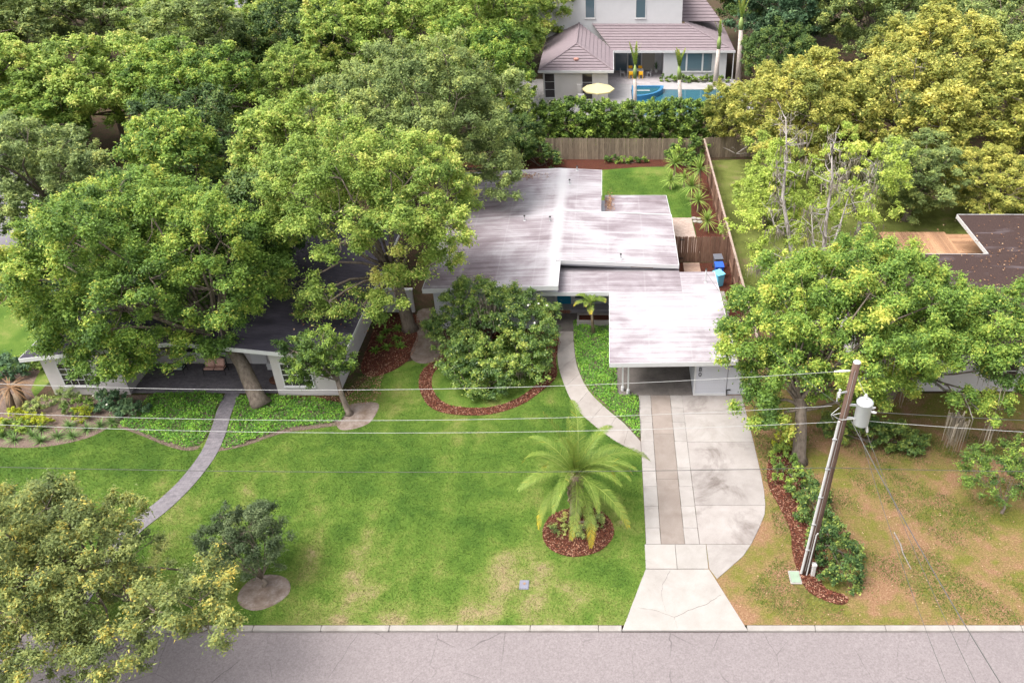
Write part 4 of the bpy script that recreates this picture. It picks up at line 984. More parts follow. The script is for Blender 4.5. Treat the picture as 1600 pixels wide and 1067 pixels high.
wire('service_drop', 'thin cable from pole back to the carport roof', [sag((9.2, 26.0, 9.5), (6.3, 46.9, 3.8), .7)], .010, M_WIRED, 'cable')
UB = thing('utility_vault', 'flat green utility vault lid in ground beside the pole', 'utility box', (8.45, 25.55, 0))
MB().box(8.2, 8.72, 25.2, 25.95, 0, .05).part('collar', M_CONC, UB, bevel=.01); MB().box(8.25, 8.67, 25.26, 25.89, .05, .07).part('lid', M_UBOX, UB, bevel=.01)
PD = thing('cable_pedestal', 'small white cable pedestal at foot of the pole', 'pedestal', (9.28, 25.72, 0))
MB().box(9.19, 9.37, 25.63, 25.81, 0, .68).part('post', M_POT, PD, bevel=.02); MB().box(9.17, 9.39, 25.61, 25.83, .68, .76).part('cap', M_POT, PD, bevel=.02)
WM = thing('water_meter', 'dark grey rectangular water meter lid in front lawn', 'meter lid', (-3.75, 25.15, 0))
MB().box(-3.97, -3.54, 24.9, 25.42, 0, .04).part('box', M_METER, WM, bevel=.01); MB().box(-3.93, -3.58, 24.94, 25.38, .04, .055).part('lid', M_METER, WM)
MB().lathe([(.07, .056), (.07, .066)], (-3.75, 25.2, 0), 10).part('reader', plain('reader_brown', (.22,.14,.10), .6), WM)
single('fallen_branch', MB().tube([(13.72, 28.3, .03), (13.80, 27.5, .05), (13.76, 27.0, .03), (13.86, 26.05, .02)], [.03, .035, .03, .02], 6), M_BARKL, 'pale straight fallen branch lying on the dry yard', 'branch', (13.76, 27, .0))

SW = thing('garden_wall', 'white garden wall between the two houses behind ferns', 'wall', (-14.2, 48.4, 0))
MB().box(-15.3, -13.1, 48.3, 48.5, 0, 1.7).part('panel', M_WHITE, SW); MB().box(-15.36, -13.04, 48.25, 48.55, 1.7, 1.78).part('coping', M_WHITE, SW)
# ------------------------------------------------------------------ porch furniture
def mchair(name, label, x, y, w, cushions, mcush, cat):
    c = thing(name, label, cat, (x, y, .10))
    for sx in (-w/2, w/2):
        MB().tube([(x+sx, y-.25, .10), (x+sx, y-.22, .42), (x+sx, y-.2, .65)], .018, 6).part('leg', M_BLACK, c)
        MB().tube([(x+sx, y+.28, .10), (x+sx, y+.22, .45), (x+sx*.95, y+.34, 1.05)], .018, 6).part('leg', M_BLACK, c)
        MB().tube([(x+sx, y-.22, .65), (x+sx, y+.26, .68)], .022, 6).part('arm', M_BLACK, c)
    MB().box(x-w/2, x+w/2, y-.24, y+.24, .42, .45).part('seat', M_BLACK, c)
    bk = MB().tube([(x-w/2*.95, y+.34, 1.05), (x, y+.36, 1.12), (x+w/2*.95, y+.34, 1.05)], .02, 6)
    n = int(w/.1)
    for i in range(n):
        u = x-w/2+.06+i*(w-.12)/max(1, n-1); bk.tube([(u, y+.24, .46), (u, y+.34, 1.08)], .011, 5)
    bk.part('backrest', M_BLACK, c)
    for i in range(cushions):
        cw = (w-.06)/cushions; a = x-w/2+.03+i*cw
        MB().box(a+.01, a+cw-.01, y-.24, y+.2, .455, .55).part('cushion', mcush, c, bevel=.04)
        if cushions > 1: MB().obox((a+cw/2, y+.18, .78), (cw/2-.03, .06, .24), Matrix.Rotation(R(-20), 3, 'X')).part('cushion', mcush, c, bevel=.04)
    return c
mchair('porch_chair', 'black metal porch chair with sage green seat cushion', -25.9, 41.2, .62, 1, M_SAGE, 'chair')
mchair('porch_loveseat', 'black metal loveseat with two pink cushions on porch', -23.75, 41.2, 1.3, 2, M_PINK, 'loveseat')
BK = thing('brown_basket', 'low brown rounded basket at right end of porch', 'basket', (-19.8, 40.2, .10))
MB().lathe([(.22, 0), (.34, .14), (.36, .28), (.30, .26), (.26, .1)], (-19.8, 40.2, .10), 16).part('bowl', M_BASK, BK, smooth=True)
MB().lathe([(.31, .25), (.36, .285), (.33, .30)], (-19.8, 40.2, .10), 16).part('rim', M_BASK, BK)
HR = thing('hose_reel', 'white hose reel standing on porch near right wing', 'hose reel', (-20.55, 41.7, .10))
MB().tube([(-20.55, 41.7, .45), (-20.55, 41.45, .45)], .20, 14).part('drum', M_WHITE, HR); MB().box(-20.75, -20.35, 41.5, 41.65, .10, .28).part('stand', M_WHITE, HR)
# ------------------------------------------------------------------ foliage
def unit(rng, n):
    v = rng.normal(size=(n, 3)); return v/np.linalg.norm(v, axis=1, keepdims=True)

def leaf_mesh(name, rng, P, N, T, L, W, m, off=(0, 0, 0), tri=False):
    """tri=False: folded diamond blades; tri=True: single pointed blades for the fine leaves of tree crowns"""
    n = len(P); P = P - np.asarray(off, float)
    N = N/np.maximum(np.linalg.norm(N, axis=1, keepdims=True), 1e-6)
    r = rng.normal(size=(n, 3)); t = r - (r*N).sum(1, keepdims=True)*N; t /= np.maximum(np.linalg.norm(t, axis=1, keepdims=True), 1e-6)
    b = np.cross(N, t)
    l = (L*rng.uniform(.6, 1.35, (n, 1))); w = (W*rng.uniform(.7, 1.25, (n, 1))); k = 3 if tri else 4
    co = np.empty((n, k, 3))
    if tri:
        co[:, 0] = P-t*l*.4+b*w*.5; co[:, 1] = P+t*l*.6; co[:, 2] = P-t*l*.4-b*w*.5
    else:
        up = N*w*.16
        co[:, 0] = P-t*l*.5; co[:, 1] = P+b*w*.5+up+t*l*.06; co[:, 2] = P+t*l*.5; co[:, 3] = P-b*w*.5+up+t*l*.06
    me = bpy.data.meshes.new(name)
    me.vertices.add(k*n); me.vertices.foreach_set('co', co.reshape(-1).astype(np.float32))
    me.loops.add(k*n); me.loops.foreach_set('vertex_index', np.arange(k*n, dtype=np.int32))
    me.polygons.add(n); me.polygons.foreach_set('loop_start', np.arange(0, k*n, k, dtype=np.int32))
    a = me.attributes.new('tint', 'FLOAT', 'FACE'); a.data.foreach_set('value', np.clip(T, 0, 1).astype(np.float32))
    me.materials.append(m); me.update(calc_edges=True)
    return me

def lobes_of(rng, c, r, n, lr, zmin=-.55):
    c = np.array(c, float); r = np.array(r, float); out = []
    for i in range(n):
        z = 1-(1-zmin)*(i+.5)/n; a = i*2.39996+rng.uniform(-.4, .4); q = math.sqrt(max(0, 1-z*z))
        d = np.array([q*math.cos(a), q*math.sin(a), z]); k = lr*rng.uniform(.60, 1.30)
        out.append((*(c + d*np.maximum(r-k, .1)*rng.uniform(.80, 1.14)), k))
    return out

DK_ = 8.2
def crown(rng, lobes, puff=(.38, .75), kp=2.6, dens=150, zmin=-.5, flat=.72, flush=.3, jit=.15, tb=.42, shell=(.74, 1.08), gap=0.0):
    LC = np.array([l[:3] for l in lobes]); LR = np.array([l[3] for l in lobes]); PC = []; PL = []
    for i, (c, r) in enumerate(zip(LC, LR)):
        k = max(4, int(1.3*kp*r*r/(np.mean(puff)**2)))
        d = unit(rng, k); d = d[(d[:, 2] > zmin) | (rng.random(k) < .25)]
        p = c + d*(r*rng.uniform(*shell, (len(d), 1)))*np.array([1, 1, .85])
        dist = np.linalg.norm(p[:, None]-LC[None], axis=2)/LR[None]; dist[:, i] = 9
        p = p[dist.min(1) > .70]
        if gap: p = p[rng.random(len(p)) > gap]
        PC.append(p); PL += [i]*len(p)
    PC = np.concatenate(PC); n = len(PC); pr = rng.uniform(*puff, n)
    lt = rng.normal(0, .10, len(LC))[PL]
    pt = tb + lt + rng.normal(0, .13, n); fl = rng.random(n) < flush
    m = np.maximum(6, (DK_*dens*pr*pr).astype(int)); idx = np.repeat(np.arange(n), m); k = len(idx)
    d = unit(rng, k); rad = pr[idx]*np.abs(rng.normal(0, .62, k))**.8
    # every puff is a spray that runs out along its own shoot, with the new growth towards the tip
    ax = (PC-LC[PL])/np.maximum(LR[PL][:, None], .1)*.8 + np.array([0, 0, .45]) + rng.normal(0, .4, (n, 3)); ax /= np.linalg.norm(ax, axis=1, keepdims=True)
    el = pr*rng.uniform(.2, 1.5, n); u = rng.random(k)**1.6
    P = PC[idx] + d*(rad*(1-.55*u))[:, None]*np.array([1, 1, flat]) + ax[idx]*(el[idx]*u)[:, None]
    N = d*.45 + np.array([0, 0, .70]) + rng.normal(0, .42, (k, 3))
    T = pt[idx] + rng.normal(0, jit, k) + .22*(u-.35)
    sh = fl[idx] & (rng.random(k) < .17); T[sh] = rng.uniform(.82, 1.0, sh.sum())
    return P, N, T, PC

def limb(mb, rng, a, b, r0, r1, bend=.15, n=5, sides=6, lift=0.0):
    a, b = np.array(a, float), np.array(b, float); L = np.linalg.norm(b-a); pts = []; o = rng.normal(size=3)*bend*L*.5
    for i in range(n+1):
        u = i/n; pts.append(tuple(a+(b-a)*u + o*math.sin(math.pi*u) + np.array([0, 0, lift*L*math.sin(math.pi*u)]) + rng.normal(size=3)*(.015*L if 0 < i < n else 0)))
    mb.tube(pts, [r0+(r1-r0)*i/n for i in range(n+1)], sides); return pts

def wood_of(rng, base, fork, lobes, PC, r0, twigs=5, mb=None, flare=True):
    mb = mb or MB(); base, fork = np.array(base, float), np.array(fork, float)
    if flare:
        mb.tube([tuple(base-(0, 0, .1)), tuple(base+(fork-base)*.08), tuple(base+(fork-base)*.5+rng.normal(size=3)*.1), tuple(fork)], [r0*1.7, r0*1.15, r0*.95, r0*.8], 9)
    for l in lobes:
        c = np.array(l[:3]); limb(mb, rng, fork-(fork-base)*rng.uniform(0, .25), c, r0*.30, r0*.09, .12, 5, 6, .06)
        near = PC[np.linalg.norm(PC-c, axis=1) < l[3]*1.15] if len(PC) else PC
        for q in (near[rng.permutation(len(near))[:twigs]] if len(near) else []):
            limb(mb, rng, c*.8+q*.2 if False else c, q, r0*.075, .010, .2, 3, 4)
    return mb

def moss_mesh(rng, pts, off, L=(.5, 1.4), per=10, spread=.25, m=M_MOSS, w=.035):
    V, F, T = [], [], []
    for p in pts:
        for _ in range(per):
            q = np.array(p)+rng.normal(0, spread, 3)*np.array([1, 1, .3]); l = rng.uniform(*L); a = rng.uniform(0, math.pi); s = np.array([math.cos(a), math.sin(a), 0])*w*rng.uniform(.6, 1.4); b = len(V); tv = rng.random()
            sw = rng.normal(0, .08, 2)
            for k in range(4):
                u = k/3; c = q+np.array([sw[0]*u, sw[1]*u, -l*u]); ww = s*(1-.8*u)
                V += [tuple(c-ww-off), tuple(c+ww-off)]
                if k: F.append((b+2*k-2, b+2*k-1, b+2*k+1, b+2*k)); T.append(tv)
    return mesh_tint('moss', V, F, T, m)

NLEAF = [0]
def tree(name, label, base, fork, lobes, mleaf, mbark, r0, seed, leaf=(.22, .13), group=None, moss=0, cat='tree', twigs=5, **kw):
    rng = np.random.default_rng(seed); t = thing(name, label, cat, tuple(base), group)
    P, N, T, PC = crown(rng, lobes, **kw); NLEAF[0] += len(P)
    link('crown', leaf_mesh('crown', rng, P, N, T, leaf[0]*.88, leaf[1]*.95, mleaf, base, True), t)
    wood_of(rng, base, fork, lobes, PC, r0, twigs).part('trunk', mbark, t, smooth=True)
    if moss:
        low = PC[PC[:, 2] < np.quantile(PC[:, 2], .45)]; low = low[rng.permutation(len(low))[:moss]]
        link('moss', moss_mesh(rng, low, np.array(base)), t)
    return t
rg = np.random.default_rng(11)

# foreground oaks
tree('oak_tree', 'large round dark green oak leaning over the grey shingle roof', (-20.1, 38.3, 0), (-22.4, 40.4, 4.2),
     lobes_of(rg, (-25.6, 41.0, 7.6), (7.6, 6.0, 5.3), 27, 2.25, -.8) + [(-26.6, 38.1, 2.7, 1.1), (-24.4, 38.3, 3.5, 1.1), (-28.3, 37.9, 2.9, 1.1), (-23.0, 38.8, 4.0, 1.1), (-27.5, 37.6, 3.6, 1.3), (-25.6, 38.4, 4.2, 1.4), (-21.6, 39.2, 4.6, 1.3), (-29.6, 38.2, 4.4, 1.4), (-31.6, 41, 5.6, 1.5)],
     L_OAK, M_BARK, .42, 1, (.17, .10), kp=2.6, dens=152, flush=.25, tb=.44)
tree('oak_tree', 'bright lime green spreading oak between the two houses', (-13.0, 46.2, 0), (-13.4, 45.6, 5.0),
     lobes_of(rg, (-13.6, 45.2, 9.4), (7.0, 5.6, 4.6), 20, 1.9, -.6) + [(-18.2, 42.6, 5.6, 1.0), (-17.4, 41.5, 4.6, .8), (-12.4, 42.4, 5.2, 1.3), (-14.2, 41.6, 4.6, 1.2), (-10.0, 43.6, 6.4, 1.2), (-15.9, 40.9, 5.3, .9)],
     L_LIME, M_BARK, .38, 2, (.17, .10), kp=2.5, dens=165, flush=.4, tb=.45, moss=0, gap=.08)
tree('oak_tree', 'tall grey green oak overhanging left edge of white roof', (-12.8, 60.5, 0), (-12.8, 60, 5.5),
     lobes_of(rg, (-13.2, 60, 9.6), (6.9, 5.6, 5.6), 20, 2.1, -.7) + [(-7.8, 58.2, 6.4, 1.5), (-7.4, 57.2, 5.5, 1.3), (-8.6, 57.6, 7.2, 1.4)],
     L_GREY, M_BARK, .40, 3, (.19, .11), kp=2.5, dens=150, flush=.2)
tree('oak_tree', 'yellow tipped oak rising just above the big left oak', (-29.5, 54.5, 0), (-29.5, 54.5, 4.5),
     lobes_of(rg, (-29.6, 54.0, 8.8), (3.6, 3.4, 3.2), 10, 1.5), L_OAK, M_BARKD, .28, 4, (.24, .14), kp=2.4, dens=120, flush=.6, tb=.5)
tree('oak_tree', 'light green feathery oak behind the lime green oak', (-21.0, 54.5, 0), (-21, 54.5, 5.0),
     lobes_of(rg, (-20.8, 54.0, 9.4), (5.2, 4.2, 4.2), 13, 1.7), L_LIME, M_BARK, .32, 5, (.23, .13), kp=2.3, dens=115, flush=.5, tb=.42)
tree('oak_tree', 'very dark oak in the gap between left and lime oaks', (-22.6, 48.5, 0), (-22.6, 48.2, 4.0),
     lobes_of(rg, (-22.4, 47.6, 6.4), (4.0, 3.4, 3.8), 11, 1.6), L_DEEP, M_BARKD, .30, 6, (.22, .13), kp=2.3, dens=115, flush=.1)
tree('oak_tree', 'grey green oak at left picture edge beside the side street', (-41, 58, 0), (-41, 57.5, 3.6),
     lobes_of(rg, (-42.0, 56.5, 5.8), (7.6, 5.8, 5.2), 19, 2.0, -.85), L_GREY, M_BARK, .36, 7, (.21, .12), kp=2.3, dens=125, flush=.2, tb=.36)
# right-hand oaks
tree('oak_tree', 'round bright green oak behind the utility pole', (10.1, 33.4, 0), (9.9, 34.2, 3.6),
     lobes_of(rg, (13.2, 37.6, 6.4), (6.4, 4.8, 4.3), 23, 1.9, -.7) + [(7.6, 34.2, 3.0, 1.2), (8.4, 33.6, 2.3, .9), (7.1, 35.4, 5.4, 1.3), (9.6, 34.6, 5.4, 1.5), (7.2, 36.8, 6.6, 1.3), (11.6, 34.6, 4.0, 1.3), (13.6, 35.0, 4.2, 1.4), (9.2, 36.0, 7.4, 1.4), (8.2, 35.4, 4.2, 1.2)],
     L_OAK, M_BARK, .34, 8, (.17, .10), kp=2.6, dens=175, flush=.25, tb=.46, moss=6)
RO = tree('oak_tree', 'dark oak with hanging moss at right edge before pinkish wall', (15.9, 37.9, 0), (16.6, 37.6, 3.0),
     lobes_of(rg, (19.3, 37.0, 5.4), (4.8, 3.6, 3.0), 13, 1.5, -.5) + [(15.0, 36.3, 4.2, 1.1), (18.2, 33.4, 3.6, .85), (19.8, 33.6, 3.3, .8), (21.8, 34.6, 4.6, 1.1)],
     L_OAK, M_BARK, .24, 9, (.16, .10), kp=2.4, dens=165, flush=.25, tb=.42, moss=14)
rq = np.random.default_rng(44)
sp = np.array([15.2, 35.6, 5.0]) + rq.normal(0, 1, (70, 3))*np.array([1.5, .5, .45])
link('yellow_leaves', leaf_mesh('yellow_leaves', rq, sp, np.tile([0, -.4, .8], (70, 1))+rq.normal(0, .3, (70, 3)), rq.random(70), .26, .2, M_BERRY, RO.location), RO)
lm = MB(); limb(lm, rq, (17.0, 37.2, 3.6), (18.1, 34.0, 4.0), .09, .05, .1, 5); limb(lm, rq, (18.1, 34.0, 4.0), (18.4, 32.9, 3.2), .05, .02, .1, 4); limb(lm, rq, (18.1, 34.0, 4.0), (18.9, 33.2, 3.4), .04, .02, .1, 4)
lm.part('bare_limb', M_BARKL, RO, smooth=True)
link('moss', moss_mesh(rq, [(17.6, 32.9, 3.3), (17.9, 32.8, 3.2), (17.7, 33.2, 3.4), (19.6, 33.2, 2.9), (15.9, 36.0, 3.8), (16.4, 36.2, 3.9)], np.array(RO.location), (1.0, 2.2), 26, .22), RO)

# near corner tree, crown hanging over the kerb and road
tree('corner_tree', 'yellow tinged feathery oak filling bottom left corner over the road', (-21.2, 24.6, 0), (-21.0, 23.4, 3.0),
     lobes_of(rg, (-22.6, 21.2, 5.2), (5.0, 4.8, 3.5), 28, 1.4, -.6) + [(-16.2, 19.6, 5.2, 1.0), (-15.2, 20.6, 4.6, .9), (-14.6, 19.6, 4.2, .8), (-15.5, 22.0, 4.0, .8), (-17.6, 20.4, 4.8, 1.0), (-19.6, 18.2, 4.4, 1.3), (-22.0, 17.6, 4.4, 1.4), (-17.6, 18.7, 4.2, 1.1), (-18.9, 20.0, 5.4, 1.2)],
     L_CORN, M_BARK, .24, 10, (.14, .07), kp=3.0, dens=175, flush=.28, tb=.46, twigs=6, puff=(.28, .6))
tree('small_tree', 'small rounded grey green tree in a sand ring on lawn', (-15.4, 25.1, 0), (-15.4, 25.1, .5),
     lobes_of(rg, (-15.9, 25.6, 2.2), (2.1, 1.8, 1.9), 15, .75, -.85), L_OLIVE, M_BARK, .09, 12, (.13, .055), kp=2.4, dens=200, flush=0, twigs=6, puff=(.2, .42), shell=(.5, 1.1))
tree('small_tree', 'slim dark leaved tree at corner of grey shingle house', (-14.7, 37.3, 0), (-15.2, 37.9, 2.4),
     lobes_of(rg, (-16.0, 37.9, 3.6), (2.2, 1.4, 1.9), 14, .75, -.85), L_HEDGE, M_BARK, .16, 13, (.17, .08), kp=2.4, dens=150, flush=.15, tb=.42, twigs=6, puff=(.22, .45))
tree('small_tree', 'pale sapling at right picture edge on the dry yard', (19.4, 29.6, 0), (19.4, 29.7, .6),
     lobes_of(rg, (19.3, 30.4, 1.9), (2.3, 1.9, 1.5), 10, .8, -.6), L_HEDGE, M_BARK, .07, 14, (.14, .07), kp=2.0, dens=130, flush=.2, twigs=6, puff=(.22, .45), gap=.2)

# pale half-bare mossy trees behind the side fence
def bare_tree(label, base, stems, lobes, seed, moss_pts):
    rng = np.random.default_rng(seed); t = thing('mossy_tree', label, 'tree', tuple(base), 'half bare trees behind the side fence')
    mb = MB(); ends = []
    for s in stems:
        r = s[0]*.85; pts = s[1:]; pts = [tuple(np.array(q)+(rng.normal(0, .16, 3) if 0 < a_ < len(pts)-1 else 0)) for a_, q in enumerate(pts)]
        mb.tube(pts, list(np.linspace(r, r*.12, len(pts))), 8)
        for i in range(1, len(pts)):
            for _ in range(7 if i > 1 else 2):
                p = np.array(pts[i-1])+(np.array(pts[i])-np.array(pts[i-1]))*rng.random(); d = unit(rng, 1)[0]; d[2] = abs(d[2])*.8+.1
                q = p+d*rng.uniform(.6, 1.7); limb(mb, rng, p, q, r*.22, .014, .25, 3, 5); ends.append(q)
                for _ in range(3):
                    e = q+unit(rng, 1)[0]*rng.uniform(.3, .7)+(0, 0, .2); limb(mb, rng, q, e, .02, .008, .2, 2, 4); ends.append(e)
    mb.part('trunk', M_BARKP, t, smooth=True)
    P, N, T, PC = crown(rng, lobes, kp=1.7, dens=85, gap=.3, flush=.2, tb=.5, puff=(.28, .6)); NLEAF[0] += len(P)
    link('crown', leaf_mesh('crown', rng, P, N, T, .165, .10, L_PALE, base, True), t)
    fz = MB()
    for p in moss_pts:
        for _ in range(40):
            q = np.array(p)+rng.normal(0, .35, 3); e = q+unit(rng, 1)[0]*.5+(0, 0, .15); limb(fz, rng, q, e, .010, .005, .2, 2, 3)
    if moss_pts: fz.part('fine_twigs', M_MOSS_B, t)
    ee = np.array(ends); link('moss', moss_mesh(rng, ee[rng.permutation(len(ee))[:45]], np.array(base), (.3, .9), 7, .2), t)
    return t
M_BARKP = bark('bark_silver', (.24,.21,.19), (.42,.385,.36))
M_MOSS_B = bark('bare_twig', (.30,.25,.22), (.50,.44,.41))
bare_tree('tallest pale half bare tree with forked trunk behind side fence', (13.4, 49.6, 0),
          [(.27, (13.4, 49.6, 0), (12.7, 50, 2.4), (11.9, 50.6, 4.6), (11.6, 51.2, 7.2), (11.5, 52, 9.6), (11.3, 52.2, 12.2)), (.14, (11.9, 50.6, 4.6), (11.1, 50.2, 5.6), (10.6, 50.2, 6.6))],
          [(10.0, 52.5, 6.6, 1.9), (9.3, 50.6, 5.0, 1.7), (11.9, 53.5, 8.6, 1.6), (10.6, 54.4, 9.0, 1.3), (11.4, 49.4, 4.0, 1.6), (10.2, 48.4, 3.4, 1.1), (12.6, 52.5, 5.4, 1.7), (10.8, 55.0, 5.6, 1.6), (12.4, 50.4, 2.6, 1.4)], 21, [(11.3, 52.2, 11.6)])
bare_tree('pale leafless topped tree with upright stems behind side fence', (14.7, 49.2, 0),
          [(.26, (14.7, 49.2, 0), (14.6, 49.6, 3.0), (14.5, 50.2, 6.0), (14.4, 50.8, 8.4), (14.2, 51.2, 10.8)), (.15, (14.6, 49.6, 3.0), (15.4, 50.4, 5.2), (15.9, 51.2, 7.6)), (.12, (14.6, 49.6, 2.6), (13.6, 50.0, 4.6), (13.3, 50.6, 6.8))],
          [(16.6, 52.6, 6.0, 1.6), (15.8, 51.8, 4.2, 1.5), (13.2, 52.2, 5.4, 1.4), (16.9, 51, 3.0, 1.5), (14.9, 53.6, 5.6, 1.7), (13.6, 53.6, 3.4, 1.5)], 22, [(14.4, 50.8, 8.8), (14.9, 50.8, 8.2), (13.9, 49.9, 2.2), (14.5, 49.6, 2.0), (14.1, 49.4, 1.4)])
bare_tree('short broken grey trunk with bare twigs close to side fence', (11.8, 47.0, 0),
          [(.26, (11.8, 47.0, 0), (11.5, 47.2, 1.8), (11.0, 47.3, 2.9), (10.4, 47.6, 4.2))],
          [(10.3, 46.6, 2.4, .7), (12.6, 47.6, 2.2, .8)], 23, [(11.5, 47.2, 1.2), (11.7, 47.1, .7)])
bare_tree('pale green mossy tree beside the cedar deck', (18.6, 56.0, 0),
          [(.24, (18.6, 56, 0), (18.4, 56.4, 3), (18.8, 56.8, 5.2), (19.2, 57.2, 7.2)), (.14, (18.4, 56.4, 3), (17.4, 56.6, 5.2), (16.9, 57, 7.4))],
          [(18.9, 57.0, 6.6, 2.1), (16.8, 57.2, 6.8, 1.9), (20.8, 58.0, 6.0, 1.7), (15.8, 56.6, 4.6, 1.7), (19.6, 55.6, 4.4, 1.5), (17.4, 59.4, 8.0, 1.7), (21.0, 60.2, 6.6, 1.6), (15.2, 58.6, 6.0, 1.6)], 24, [(20.4, 54.4, 1.4), (20.9, 54.6, 1.0)])

# ------------------------------------------------------------------ trees farther back: a few crowns shared by several trees
def archetype(seed, r, n, lr, fork, r0, **kw):
    rng = np.random.default_rng(seed); lb = lobes_of(rng, (0, 0, r[2]+1.3), r, n+3, lr, -.93)
    P, N, T, PC = crown(rng, lb, **kw)
    NLEAF[0] += len(P)
    return leaf_mesh('crown', rng, P, N, T, .215, .145, L_OAK, tri=True), wood_of(rng, (0, 0, 0), (0, 0, fork), lb, PC, r0, 3).mesh('trunk', M_BARK, smooth=True)
ARC = [archetype(31, (6, 6, 5), 18, 1.9, 4.5, .36, kp=2.2, dens=96, flush=.3), archetype(32, (5, 5, 5.6), 16, 1.7, 4.5, .32, kp=2.2, dens=96, flush=.3),
       archetype(33, (6.6, 6, 4.4), 20, 1.8, 3.8, .36, kp=2.2, dens=96, flush=.35, gap=.1)]
def far_tree(label, x, y, k, s, m, rz, group, sz=None, name='background_tree', mb=M_BARK):
    t = thing(name, label, 'tree', (x, y, 0), group, rz); t.scale = (s, s, sz or s)
    for nm, me, mt in (('crown', ARC[k][0], m), ('trunk', ARC[k][1], mb)):
        o = link(nm, me, t)
        o.material_slots[0].link = 'OBJECT'; o.material_slots[0].material = mt
    return t
G1, G2, G3 = 'trees in the wood behind the left houses', 'yellowing oaks on the right', 'trees beyond the back house'
